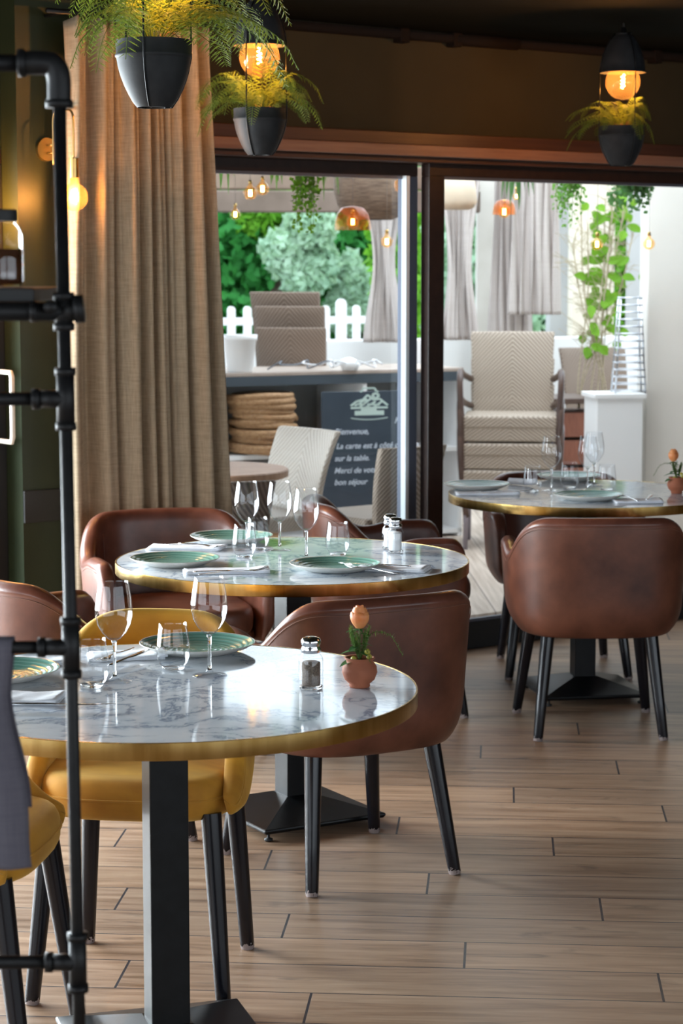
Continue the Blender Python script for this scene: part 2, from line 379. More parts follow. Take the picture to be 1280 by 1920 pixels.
struct('wall_front', bm, green_wall)
bm = BM(); ubox(bm, 4.12, 11.15, .0, .20, 2.10, 2.505); struct('wall_header', bm, olive_wall)
bm = BM(); ubox(bm, -5.15, 3.66, .11, .20, 2.10, 2.505); ubox(bm, 3.66, 4.12, .0, .20, 2.10, 2.505); struct('wall_header_left', bm, green_wall)
bm = BM(); ubox(bm, 4.1, 11, -.05, 0, 2.055, 2.105); ubox(bm, 4.1, 11, -.04, .2, 1.99, 2.01); struct('trim_1', bm, beam_mat, bev=.004)
bm = BM(); ubox(bm, 4.1, 11, -.07, .0, 2.012, 2.055); struct('trim_2', bm, ledge_mat, bev=.004)
# conduit rail where the wall meets the ceiling
r = thing('conduit_rail', 'dark pipe rail running along the top of the olive wall above the doors', 'rail', uvp(4.2, -.03, 2.48), TH)
bm = BM(); tube(bm, [(0,0,0), (6.6,0,0)], .019, 12); finish('rail_pipe', bm, rail_mat, r)
for u in (1.15, 1.42, 2.55, 3.9):
    bm = BM(); box(bm, (u, .005, -.004), (.045, .05, .055)); bevel(finish('bracket', bm, rail_mat, r, False), .003)
bm = BM(); tube(bm, [(1.42,0,0), (1.75,0,0)], .025, 12); finish('rail_sleeve', bm, rail_mat, r)

# main sliding door: frame, two leaves
def leaf(parent, u0, u1, left_st, right_st, m_l, m_r, v0, v1):
    zt, zb = 1.94, .115
    bm = BM(); ubox(bm, u0, u1, v0, v1, 0, zb); bevel(finish('bottom_rail', bm, black_mat, parent, False), .003)
    bm = BM(); ubox(bm, u0, u1, v0, v1, zt, 1.99); bevel(finish('top_rail', bm, brown_frame, parent, False), .003)
    bm = BM(); ubox(bm, u0, u0+left_st, v0, v1, zb, zt); bevel(finish('stile', bm, m_l, parent, False), .003)
    bm = BM(); ubox(bm, u1-right_st, u1, v0, v1, zb, zt); bevel(finish('stile', bm, m_r, parent, False), .003)
    vm = (v0+v1)/2
    bm = BM(); ubox(bm, u0+left_st-.005, u1-right_st+.005, vm-.003, vm+.003, zb-.005, zt+.005); g = finish('glass_pane', bm, pane_mat, parent, False)
    bm = BM()
    for a, b, c, d in ((u0+left_st, u1-right_st, zt-.012, zt), (u0+left_st, u1-right_st, zb, zb+.012)): ubox(bm, a, b, v0+.002, vm-.004, c, d)
    finish('glazing_bead', bm, alu, parent, False)
d1 = thing('door_1', None, None); d1['kind'] = 'structure'
leaf(d1, 4.30, 5.514, .06, .064, brown_frame, alu, .07, .12)
bm = BM(); ubox(bm, 5.434, 5.451, .045, .075, .115, 1.94); finish('seal_edge_reflection', bm, seal_shine, d1, False)  # pale strip added for the reflection running down the jamb
d2 = thing('door_2', None, None); d2['kind'] = 'structure'
leaf(d2, 5.514, 7.75, .082, .06, brown_frame, brown_frame, .0, .05)
d3 = thing('door_3', None, None); d3['kind'] = 'structure'
leaf(d3, 7.75, 9.9, .08, .08, brown_frame, brown_frame, .07, .12)
d4 = thing('door_4', None, None); d4['kind'] = 'structure'
leaf(d4, 2.45, 3.66, .08, .22, brown_frame, black_mat, .11, .16)
# white D handle of the door left of the pilaster
h = BM(); P = [uvp(3.60, .11, 1.215), uvp(3.60, -.035, 1.215), uvp(3.60, -.045, 1.20), uvp(3.60, -.045, .99), uvp(3.60, -.035, .972), uvp(3.60, .11, .972)]
tube(h, P, .0095, 10); tag(finish('door_handle', h, white_plastic, d4), 'cream D-shaped pull handle')
for k, (a, b) in enumerate(((1.3, 2.45), (.15, 1.3), (-1.0, .15), (-2.15, -1.0), (-3.3, -2.15))):
    w_ = thing('window_%d' % (k+1), None, None); w_['kind'] = 'structure'; leaf(w_, a, b, .05, .05, brown_frame, brown_frame, .07, .12)
bm = BM(); ubox(bm, -3.3, 3.66, .11, .2, 1.99, 2.10); struct('trim_3', bm, green_wall)
bm = BM(); ubox(bm, 3.66, 4.30, -.012, 0, .68, .795); struct('trim_4', bm, black_mat, bev=.003)

# terrace ground, walls, roof
bm = BM(); ubox(bm, -7, 14, .2, 4.2, -.02, .10); struct('floor_terrace', bm, deck_mat)
bm = BM(); ubox(bm, -12, 22, 4.2, 24, -.4, -.02); struct('floor_garden', bm, m_noisy('garden_paving', (.30,.29,.28), (.40,.39,.37), .9, 2, .1))

# ------------------------------------------------------------ tub chairs
def upath(hw, back, front, n, N):
    """plan outline of a tub: from the left arm tip round the back to the right arm tip; forward is +Y"""
    P = []; A = 30
    for i in range(A+1):
        a = PI*i/A; cs, sn = -math.cos(a), math.sin(a)
        x = hw*math.copysign(abs(cs)**(2/n), cs); y = -back*abs(sn)**(2/n)
        P.append(Vector((x, y, 0)))
    P[0].y = P[-1].y = 0
    L = [Vector((-hw*.955, front, 0)), Vector((-hw*.985, front*.5, 0))]; R = [Vector((hw*.985, front*.5, 0)), Vector((hw*.955, front, 0))]
    P = L + P + R
    # resample evenly
    d = [0]
    for a, b in zip(P[:-1], P[1:]): d.append(d[-1]+(b-a).length)
    out = []; j = 0
    for k in range(N+1):
        s = d[-1]*k/N
        while j < len(d)-2 and d[j+1] < s: j += 1
        t = (s-d[j])/max(1e-9, d[j+1]-d[j]); out.append(P[j].lerp(P[j+1], t))
    return out, d[-1]
def shell(bm, path, zt, zb, th, flare, mi_edge=1, under=.03):
    N = len(path)-1; rings = []
    for i, p in enumerate(path):
        a = path[max(0, i-1)]; b = path[min(N, i+1)]; t = (b-a).normalized(); nn = Vector((t.y, -t.x, 0))
        if nn.dot(p - Vector((0, .05, 0))) < 0: nn = -nn
        top, bot = zt(p, i/N), zb(p, i/N); H = max(top-bot, .02); tip = min(1, min(i, N-i)/2.0); hh = th/2*(.62+.38*tip)
        def P(off, z): return p + nn*(off + flare*(z-.5)) + Vector((0, 0, z))
        e = hh
        L = [P(-hh*.3, bot), P(hh*.75, bot+.004)]
        L[1] = P(hh-under*.6, bot+.003*under/.03); L += [P(hh-under*.16, bot+.022*under/.03), P(hh, bot+min(.06*under/.03, H*.25)), P(hh, bot+H*.35), P(hh, bot+H*.65), P(hh+.001, top-.034), P(hh-.0015, top-.030),
              P(hh+.002, top-e*.9), P(hh*.72, top-e*.28), P(0, top), P(-hh*.72, top-e*.28), P(-hh, top-e*.9), P(-hh, bot+H*.6), P(-hh, bot+.05), P(-hh*.8, bot)]
        rings.append([bm.verts.new(v) for v in L])
    n = len(rings[0])
    for A, B in zip(rings[:-1], rings[1:]):
        for k in range(n):
            f = bm.faces.new((A[k], A[(k+1) % n], B[(k+1) % n], B[k]))
            f.material_index = mi_edge if 7 <= k <= 13 else 0
    bm.faces.new(rings[0]); bm.faces.new(list(reversed(rings[-1])))
def pad(bm, pts, z0, z1, rnd=.03, dome=.01, inset=.0, rows=5):
    """soft cushion with the closed plan outline pts"""
    c = Vector((sum(p.x for p in pts)/len(pts), sum(p.y for p in pts)/len(pts), 0)); h = (z1-z0)/2; zm = (z0+z1)/2; rings = []
    prof = []
    for k in range(rows*2+1):
        a = -PI/2 + PI*k/(rows*2); s = math.sin(a); cc = math.cos(a)
        prof.append((1-cc**.7, zm + h*(abs(s)**.85)*(1 if s >= 0 else -1)))
    for ins, z in prof:
        rings.append([bm.verts.new(Vector((p.x, p.y, 0)) + (c-Vector((p.x, p.y, 0))).normalized()*ins*rnd + Vector((0, 0, z))) for p in pts])
    n = len(pts)
    for A, B in zip(rings[:-1], rings[1:]):
        for k in range(n): bm.faces.new((A[k], A[(k+1)%n], B[(k+1)%n], B[k]))
    for ring, zz, sg in ((rings[0], z0, 0), (rings[-1], z1, dome)):
        prev = ring
        for fr in (.75, .45, .15):
            cur = [bm.verts.new(c.lerp(Vector((v.co.x, v.co.y, 0)), fr) + Vector((0, 0, zz + sg*(1-fr*fr)))) for v in ring]
            for k in range(n): bm.faces.new((prev[k], prev[(k+1)%n], cur[(k+1)%n], cur[k]))
            prev = cur
        bm.faces.new(prev)
def superell(hx, hy, n, N, c=(0,0), front=1.0):
    out = []
    for i in range(N):
        a = 2*PI*i/N; cs, sn = math.cos(a), math.sin(a)
        x = hx*math.copysign(abs(cs)**(2/n), cs); y = hy*math.copysign(abs(sn)**(2/n), sn)
        out.append(Vector((c[0]+x*(front if y > 0 else 1), c[1]+y, 0)))
    return out
def add_leg(root, top, foot, r0=.024, r1=.0165):
    o_ = Vector((foot[0], foot[1], 0)); d = Vector(top)-o_; bm = BM()
    pts = [Vector((0,0,.0)), Vector((0,0,.004)) + d*.0, d*.33, d*.66, d]
    pts[1] = d.normalized()*.006
    tube(bm, pts, [r1*.86, r1, r1+(r0-r1)*.33, r1+(r0-r1)*.66, r0], 16)
    o = finish('leg', bm, leg_mat, root); edge_split(o, 50); o.location = o_; return o
def make_tub():
    root = thing('tub_chair', 'x', 'chair', (0,0,0), 0, 'brown leather tub chairs')
    path, L = upath(.270, .270, .235, 2.9, 46)
    def zt(p, s):
        t = p.y+.270
        top = .757 - .130*sstep(.030, .20, t) + .022*sstep(.22, .33, t)
        e = max(0, t-.440)/.065
        if e > 0: top -= .075*(1-math.sqrt(max(0, 1-min(1, e)**2)))
        return top + .006*math.cos(p.x*5)
    def zb(p, s):
        t = p.y+.270; return .350 + .02*sstep(.30, .52, t)
    bm = BM(); shell(bm, path, zt, zb, .058, .065, 1, .052); subsurf(finish('shell', bm, [leather, leather_edge], root), 1)
    # stitch line under the rolled edge, outside
    bm = BM(); pts = []
    N = len(path)-1
    for i in range(2, N-1):
        p = path[i]; t = (path[i+1]-path[i-1]).normalized(); nn = Vector((t.y, -t.x, 0))
        if nn.dot(p-Vector((0,.05,0))) < 0: nn = -nn
        z = zt(p, 0)-.039; pts.append(p+nn*(.0300+.065*(z-.5))+Vector((0,0,z)))
    tube(bm, spline(pts, 3), .0011, 5); finish('stitching', bm, stitch, root)
    # vertical seams on the inner back
    for sx in (-1, 1):
        bm = BM(); k = min(range(len(path)), key=lambda i: abs(path[i].x-sx*.222)+(10 if path[i].y > -.1 else 0)); p = path[k]; t = (path[k+1]-path[k-1]).normalized(); nn = Vector((t.y, -t.x, 0))
        if nn.dot(p-Vector((0,.05,0))) < 0: nn = -nn
        pts = [p+nn*(-.0305+.065*(z-.5))+Vector((0,0,z)) for z in [.45+.03*j for j in range(int((zt(p,0)-.03-.45)/.03)+1)]]
        tube(bm, pts, .0022, 6); finish('seam_piping', bm, leather_edge, root)
    inner = superell(.250, .250, 3.0, 40, (0, .0))
    for p in inner: p.y = p.y-.01 if p.y < 0 else p.y*.93
    bm = BM(); pad(bm, inner, .352, .41, .035, 0); finish('seat_pan', bm, leather, root)
    cush = superell(.228, .245, 3.4, 40, (0, .035))
    bm = BM(); pad(bm, cush, .395, .485, .03, .014); finish('seat_cushion', bm, leather, root)
    for sx in (-1, 1):
        add_leg(root, (sx*.172, -.165, .372), (sx*.212, -.232, 0)); add_leg(root, (sx*.185, .175, .372), (sx*.232, .232, 0))
    return root
tub = make_tub()
def yaw_of(fx, fy): return math.atan2(-fx, fy)
T1 = Vector((-.350, 4.149, 0)); T2 = Vector((-.139, 6.010, 0)); T3 = Vector((.893, 7.80, 0))
tub.location = (.862, 7.262, 0); tub.rotation_euler.z = yaw_of(-.03, 1)
tub['label'] = 'brown leather tub chair seen square from behind, before the far right table'
G_ = 'brown leather tub chairs'
dup(tub, (0.0, 5.552, 0), yaw_of(-.48, .877), 'brown leather tub chair, back to us, behind the rose on the front table', G_)
dup(tub, (-.545, 6.985, 0), yaw_of(.30, -1), 'brown leather tub chair in front of the linen curtain, its open seat facing us', G_)
dup(tub, (.175, 7.60, 0), yaw_of(.99, .12), 'brown leather tub chair in side view behind the salt shaker, against the door jamb', G_)
dup(tub, (.865, 8.33, 0), yaw_of(.04, -1), 'brown leather tub chair beyond the far right table, next to the glass door', G_)
dup(tub, (-.738, 5.828, 0), yaw_of(.8, .6), 'brown leather tub chair cut by the left picture edge, behind the pipe rack', G_)

def make_velvet():
    root = thing('velvet_chair', 'mustard velvet chair with an open-backed curved band, tucked under the front marble table', 'chair', (0,0,0), 0)
    path, L = upath(.222, .225, .20, 2.5, 40)
    def zt(p, s):
        t = p.y+.225; return .805 - .035*sstep(.0, .12, t) - .13*sstep(.06, .30, t) - .17*sstep(.22, .425, t)
    def zb(p, s):
        t = p.y+.225; return .585 - .03*sstep(0, .1, t) - .135*sstep(.05, .36, t)
    bm = BM(); shell(bm, path, zt, zb, .045, -.14, 0, .02); subsurf(finish('back_band', bm, velvet, root), 1)
    s = superell(.222, .225, 3.3, 44, (0, 0)); bm = BM(); pad(bm, s, .402, .495, .042, .014, rows=6); finish('seat', bm, velvet, root)
    bm = BM(); ring = [Vector((p.x*1.004, p.y*1.004, .452)) for p in s]; tube(bm, ring+[ring[0]], .0026, 6, False); finish('piping', bm, velvet, root)
    for sx in (-1, 1):
        add_leg(root, (sx*.175, .172, .42), (sx*.210, .225, 0), .023, .0165); add_leg(root, (sx*.165, -.165, .42), (sx*.190, -.205, 0), .023, .0165)
    return root
vel = make_velvet(); vel.location = (-.432, 4.655, 0); vel.rotation_euler.z = yaw_of(-.12, -1)
vel['group'] = 'mustard velvet chairs'
dup(vel, (-.80, 4.16, 0), yaw_of(1, -.12), 'mustard velvet chair mostly hidden behind the hanging grey cloth at the left edge', 'mustard velvet chairs')

# ------------------------------------------------------------ pedestal tables
def make_table():
    root = thing('pedestal_table', 'x', 'table', (0,0,0), 0, 'round marble pedestal tables')
    bm = BM(); lathe(bm, [(0,.727),(.496,.727),(.4975,.728),(.4975,.7535),(.4965,.755),(0,.755)], 96); edge_split(finish('marble_top', bm, marble, root))
    bm = BM(); lathe(bm, [(.4972,.7235),(.5000,.7235),(.5006,.7245),(.5006,.7548),(.5000,.7556),(.4972,.7556)], 128, close=True); edge_split(finish('brass_edge', bm, brass, root))
    bm = BM(); box(bm, (0,0,.39), (.078,.078,.66)); bevel(finish('column', bm, steel_black, root, False), .003)
    bm = BM(); box(bm, (0,0,.7195), (.30,.30,.008)); finish('mounting_plate', bm, steel_black, root, False)
    bm = BM(); h = .195; vs_ = []
    for r_, z in ((h-.006,.022), (h,.028), (h,.036), (.043,.080)):
        vs_.append([bm.verts.new((r_*x, r_*y, z)) for x, y in ((-1,-1),(1,-1),(1,1),(-1,1))])
    for A, B in zip(vs_[:-1], vs_[1:]):
        for k in range(4): bm.faces.new((A[k], A[(k+1)%4], B[(k+1)%4], B[k]))
    bm.faces.new(vs_[0]); bm.faces.new(vs_[-1]); bevel(finish('base_plate', bm, steel_black, root, False), .004)
    for x in (-1, 1):
        for y in (-1, 1):
            bm = BM(); lathe(bm, [(0,0),(.010,0),(.012,.002),(.012,.007),(.004,.010),(.004,.024),(0,.024)], 16, (x*.172, y*.172, 0)); finish('glide', bm, black_mat, root)
    return root
tb = make_table(); tb.location = T1; tb.rotation_euler.z = math.radians(17)
tb['label'] = 'front round marble table with brass edge, carrying the rose pot and pepper shaker'
dup(tb, T2, math.radians(30), 'middle round marble table with brass edge, carrying the salt shakers')
dup(tb, T3, math.radians(9), 'far right round marble table with brass edge, cut by the picture edge')

# ------------------------------------------------------------ tableware
ZT = .7552
def make_wine():
    root = thing('wine_glass', 'x', 'glass', (0,0,0), 0, 'wine glasses')
    out = [(.0045,.084),(.012,.088),(.024,.100),(.033,.116),(.0375,.134),(.0375,.150),(.0345,.172),(.0305,.196),(.0293,.203)]
    inn = [(r-.0011, z) for r, z in reversed(out[1:])]
    bm = BM(); lathe(bm, [(0,.0835)]+out+[(.0288,.2036)]+inn+[(0,.0895)], 40); finish('bowl', bm, drink_glass, root)
    bm = BM(); lathe(bm, [(0,0),(.035,0),(.0358,.0012),(.034,.002),(.020,.0038),(.009,.007),(.0048,.0125)], 40); finish('foot', bm, drink_glass, root)
    bm = BM(); lathe(bm, [(0,.0120),(.0048,.0125),(.0036,.024),(.0034,.060),(.0042,.078),(.006,.0838),(0,.0842)], 40); finish('stem', bm, solid_glass, root)
    return root
def make_tumbler():
    root = thing('tumbler', 'x', 'glass', (0,0,0), 0, 'stemless glasses')
    out = [(.0225,.006),(.029,.012),(.0345,.026),(.0355,.038),(.0340,.056),(.0300,.086),(.0287,.097)]
    inn = [(r-.0012, z) for r, z in reversed(out)]
    bm = BM(); lathe(bm, out+[(.0281,.0974)]+inn, 40, close=False); finish('bowl', bm, drink_glass, root)
    bm = BM(); lathe(bm, [(0,0),(.020,0),(.0225,.002),(.0235,.0065),(.020,.0075),(0,.0075)], 40); finish('glass_base', bm, solid_glass, root)
    return root
def make_plate():
    root = thing('dinner_plate', 'x', 'plate', (0,0,0), 0, 'sea-green dinner plates')
    bm = BM(); lathe(bm, [(0,.0045),(.070,.0045),(.085,.0070),(.105,.0145),(.1225,.0215),(.1245,.0228),(.1250,.0218)], 72); finish('glazed_face', bm, plate_mat, root)
    bm = BM(); lathe(bm, [(.1250,.0218),(.1245,.0205),(.110,.0125),(.088,.0045),(.075,.0012),(.070,0),(.066,0),(.064,.0015),(0,.0015)], 72); finish('underside', bm, porcelain_under, root)
    return root
def make_shaker(content, cname):
    root = thing(cname+'_shaker', 'x', 'shaker', (0,0,0), 0)
    def oct_(bm, prof):
        R = []
        for r, z, q in prof:
            ring = []
            for i in range(24):
                a = 2*PI*i/24 + PI/8; seg = PI/4; aa = (a % seg)-seg/2
                rr = r*((1-q)+q*math.cos(seg/2)/math.cos(aa)*1.04); ring.append(bm.verts.new((rr*math.cos(a), rr*math.sin(a), z)))
            R.append(ring)
        for A, B in zip(R[:-1], R[1:]):
            for k in range(24): bm.faces.new((A[k], A[(k+1)%24], B[(k+1)%24], B[k]))
        bm.faces.new(R[0]); bm.faces.new(R[-1])
    bm = BM(); oct_(bm, [(.021,0,1),(.024,.002,1),(.0243,.010,1),(.0243,.056,1),(.0225,.064,.7),(.0175,.070,.1),(.0165,.075,0)]); finish('glass_body', bm, drink_glass, root)
    bm = BM(); lathe(bm, [(0,.0005),(.022,.0005),(.0225,.006),(0,.006)], 24); finish('glass_foot', bm, solid_glass, root)
    bm = BM(); oct_(bm, [(.0175,.0065,1),(.0185,.010,1),(.0185,.052 if cname == 'pepper' else .058,1),(.016,.054 if cname == 'pepper' else .060,1)]); finish(cname, bm, content, root)
    bm = BM(); lathe(bm, [(.0175,.072),(.0192,.073),(.0198,.080),(.0178,.084),(.0178,.0865),(.0196,.090),(.0196,.096),(.017,.101),(.010,.1035),(0,.1038)], 28); finish('cap', bm, chrome, root)
    bm = BM()
    for i in range(7):
        a = 2*PI*i/6; r = .006 if i < 6 else 0; lathe(bm, [(0,.1034),(.0009,.1038),(0,.1042)], 8, (r*math.cos(a), r*math.sin(a), 0))
    finish('pour_hole', bm, black_mat, root)
    return root
def fork_bm(L=.195):
    bm = BM()
    ctrl = [(0,0,.0015,.0042),(.02,0,.0018,.0040),(.06,0,.0035,.0026),(.105,0,.0065,.0019),(.125,0,.0055,.0035),(.137,0,.0035,.0098),(.150,0,.0030,.0118)]
    R = []
    for x, y, z, hw in ctrl:
        x = x*L/.195; R.append([bm.verts.new((x, y_, z+dz)) for y_, dz in ((-hw,0),(-hw*.6,.0011),(hw*.6,.0011),(hw,0),(hw*.5,-.0008),(-hw*.5,-.0008))])
    for A, B in zip(R[:-1], R[1:]):
        for k in range(6): bm.faces.new((A[k], A[(k+1)%6], B[(k+1)%6], B[k]))
    bm.faces.new(R[0]); bm.faces.new(R[-1])
    for k in range(4):
        y = -.0099+.0066*k; tube(bm, [(L*.76, y, .003), (L*.86, y*1.05, .0028), (L*.95, y*1.03, .006), (L, y, .011)], [.0017,.0014,.0012,.0006], 6)
    return bm
def knife_bm(L=.215):
    bm = BM(); R = []
    for x, a, b, h in [(0,-.004,.004,.0022),(.01,-.0055,.0055,.003),(.07,-.0048,.0048,.0028),(.095,-.004,.004,.0024),(.105,-.0085,.0055,.0012),(.15,-.0105,.0060,.0008),(.19,-.0085,.0060,.0007),(.212,-.001,.0045,.0005)]:
        R.append([bm.verts.new((x, a, .002)), bm.verts.new((x, (a+b)/2, .002+h)), bm.verts.new((x, b, .002)), bm.verts.new((x, (a+b)/2, .002-h*.6))])
    for A, B in zip(R[:-1], R[1:]):
        for k in range(4): bm.faces.new((A[k], A[(k+1)%4], B[(k+1)%4], B[k]))
    bm.faces.new(R[0]); bm.faces.new(R[-1]); return bm
def napkin_bm(L=.20, W=.075, seed=0, layers=3):
    rnd = random.Random(seed); bm = BM(); nx, ny = 22, 8
    for k in range(layers):
        z0 = .0008+.0026*k; sh = rnd.uniform(-.004,.004); ang = rnd.uniform(-.04,.04)
        top, bot = [], []
        for i in range(nx+1):
            ra, rb = [], []
            for j in range(ny+1):
                x = -L/2+L*i/nx+sh; y = -W/2+W*j/ny; xx = x*math.cos(ang)-y*math.sin(ang); yy = x*math.sin(ang)+y*math.cos(ang)
                ed = min(1, min(j, ny-j)/1.5); wv = .0012*math.sin(i*.7+seed+k)*math.cos(j*.8+seed) + .0011*rnd.random() + (.004*sstep(.75,1,i/nx)*(k == layers-1))
                ra.append(bm.verts.new((xx, yy, z0+.0019*ed+wv*(k+1)/layers+.0004))); rb.append(bm.verts.new((xx, yy, z0)))
            top.append(ra); bot.append(rb)
        for i in range(nx):
            for j in range(ny):
                bm.faces.new((top[i][j], top[i+1][j], top[i+1][j+1], top[i][j+1])); bm.faces.new((bot[i][j], bot[i][j+1], bot[i+1][j+1], bot[i+1][j]))
        for i in range(nx):
            bm.faces.new((top[i][0], bot[i][0], bot[i+1][0], top[i+1][0])); bm.faces.new((top[i][ny], top[i+1][ny], bot[i+1][ny], bot[i][ny]))
        for j in range(ny):
            bm.faces.new((top[0][j], top[0][j+1], bot[0][j+1], bot[0][j])); bm.faces.new((top[nx][j], bot[nx][j], bot[nx][j+1], top[nx][j+1]))
    return bm
NAP = {}
def napkin(px, py, rz, label, L=.20, W=.08, seed=0):
    p = on(px, py, ZT); o = finish('napkin', napkin_bm(L, W, seed), napkin_mat); o.location = p; o.rotation_euler.z = rz
    return tag(o, label, 'napkin', 'folded white napkins')
def cutlery(kind, px, py, rz, label, dz=.0125, flip=0):
    p = on(px, py, ZT+dz); o = finish(kind, fork_bm() if kind == 'fork' else knife_bm(), chrome); o.location = p; o.rotation_euler = (flip, 0, rz)
    return tag(o, label, kind, 'forks' if kind == 'fork' else 'knives')

wine = make_wine(); first = True
for px, py, lab in ((215, 1280, 'wine glass on the front table nearest the black pipe post'), (393, 1268, 'wine glass on the front table in front of the green plate'),
                    (463, 1033, 'leftmost wine glass on the middle table, behind a tumbler'), (524, 1033, 'wine glass on the middle table, second from left, reaching highest of the three'),
                    (574, 1051, 'rightmost wine glass on the middle table, behind the plate with the orange glint'),
                    (1033, 921, 'leftmost wine glass on the far right table'), (1101, 921, 'middle wine glass on the far right table, above the near plate'), (1113, 911, 'rear right wine glass on the far right table, partly behind another')):
    p = on(px, py-1, ZT)
    o = wine if first else dup(wine, p, 0); o.location = p; o['label'] = lab; first = False
tum = make_tumbler(); first = True
for px, py, lab in ((325, 1257, 'stemless tumbler on the front table between the two wine glasses'), (172, 1290, 'stemless tumbler on the front table half hidden by the pipe post'),
                    (458, 1047, 'stemless tumbler on the middle table in front of the left wine glass'), (483, 1033, 'stemless tumbler on the middle table just behind another tumbler'),
                    (633, 1043, 'stemless tumbler on the middle table between wine glass and salt shaker'),
                    (998, 924, 'left stemless tumbler on the far right table beside a rolled napkin'), (1067, 917, 'middle stemless tumbler on the far right table between the wine glasses'), (1137, 921, 'right stemless tumbler on the far right table above the near plate')):
    p = on(px, py-2, ZT)
    o = tum if first else dup(tum, p, 0); o.location = p; o['label'] = lab; first = False
pl = make_plate(); first = True
for px, py, lab in ((370, 1222, 'sea-green plate on the front table in front of the mustard chair back'), (-4, 1272, 'sea-green plate cut off by the left picture edge, on the front table'),
                    (328, 1059, 'sea-green plate at the near left rim of the middle table'), (434, 1016, 'sea-green plate at the back of the middle table behind the glasses'), (628, 1069, 'sea-green plate at the near right of the middle table, beside the fork'),
                    (893, 917, 'sea-green plate overhanging the left side of the far right table'), (1102, 937, 'sea-green plate at the near side of the far right table'), (1066, 900, 'sea-green plate at the back of the far right table behind the glasses')):
    p = on(px, py, ZT)
    o = pl if first else dup(pl, p, 0); o.location = p; o['label'] = lab; first = False
pep = make_shaker(pepper_mat, 'pepper'); pep.location = on(583, 1291, ZT); pep['label'] = 'glass pepper shaker with steel cap on the front table beside the rose pot'; pep.rotation_euler.z = .2
salt = make_shaker(salt_mat, 'salt'); salt.location = on(741, 1036, ZT); salt['label'] = 'glass salt shaker with steel cap on the middle table, the nearer of two'; salt['group'] = 'salt shakers'
dup(salt, on(731, 1029, ZT), .3, 'glass salt shaker on the middle table, partly behind the nearer one')

napkin(238, 1232, .15, 'folded napkin on the front table between wine glass and green plate', .16, .09, 1)
cutlery('fork', 252, 1216, -1.9, 'fork lying on the napkin in front of the mustard chair, front table', .013)
cutlery('knife', 204, 1250, 1.25, 'knife on the front table napkin behind the left wine glass', .014)
napkin(26, 1312, -.1, 'folded napkin on the front table below the cut-off plate, beside the grey cloth', .18, .10, 2)
cutlery('knife', 5, 1322, .0, 'knife tucked in the napkin at the left edge of the front table', .011)
napkin(45, 1243, .1, 'folded napkin at the far left of the front table behind the cut-off plate', .20, .08, 3)
napkin(350, 1029, -.15, 'folded napkin at the back left rim of the middle table', .22, .10, 4)
cutlery('fork', 310, 1022, -.35, 'fork on the napkin at the back left of the middle table', .012)
cutlery('knife', 335, 1020, -.45, 'knife on the napkin at the back left of the middle table', .013)
napkin(424, 1073, .12, 'folded napkin at the near rim of the middle table, left of the near right plate', .23, .085, 5)
cutlery('fork', 372, 1078, .42, 'fork resting on the near rim napkin of the middle table, tines up', .012)
cutlery('knife', 362, 1074, .25, 'knife beside the fork on the near rim napkin of the middle table', .011)
napkin(738, 1068, -.28, 'folded napkin at the right of the middle table below the salt shakers', .19, .10, 6)
cutlery('fork', 748, 1077, 2.36, 'fork on the right napkin of the middle table, pointing at the plate', .012)
cutlery('knife', 770, 1064, 2.75, 'knife on the right napkin of the middle table', .012)
napkin(914, 927, .0, 'folded napkin at the left of the far right table below the overhanging plate', .23, .07, 7)
cutlery('fork', 900, 923, .12, 'fork on the left napkin of the far right table', .012)
napkin(1195, 941, .05, 'folded napkin at the near right of the far right table', .17, .10, 8)
cutlery('fork', 1196, 940, 1.8, 'fork standing out on the near right napkin of the far right table', .013)
cutlery('knife', 1212, 938, 1.35, 'knife on the near right napkin of the far right table', .013)
bm = BM(); tube(bm, spline([(0,0,.013),(.05,.01,.014),(.10,.012,.016),(.14,.0,.022)]), [.012]*25, 12)
ro = finish('napkin', bm, napkin_mat); ro.location = on(955, 908, ZT); ro.rotation_euler.z = -.9; tag(ro, 'rolled white napkin on the far right table beside the left tumbler', 'napkin')

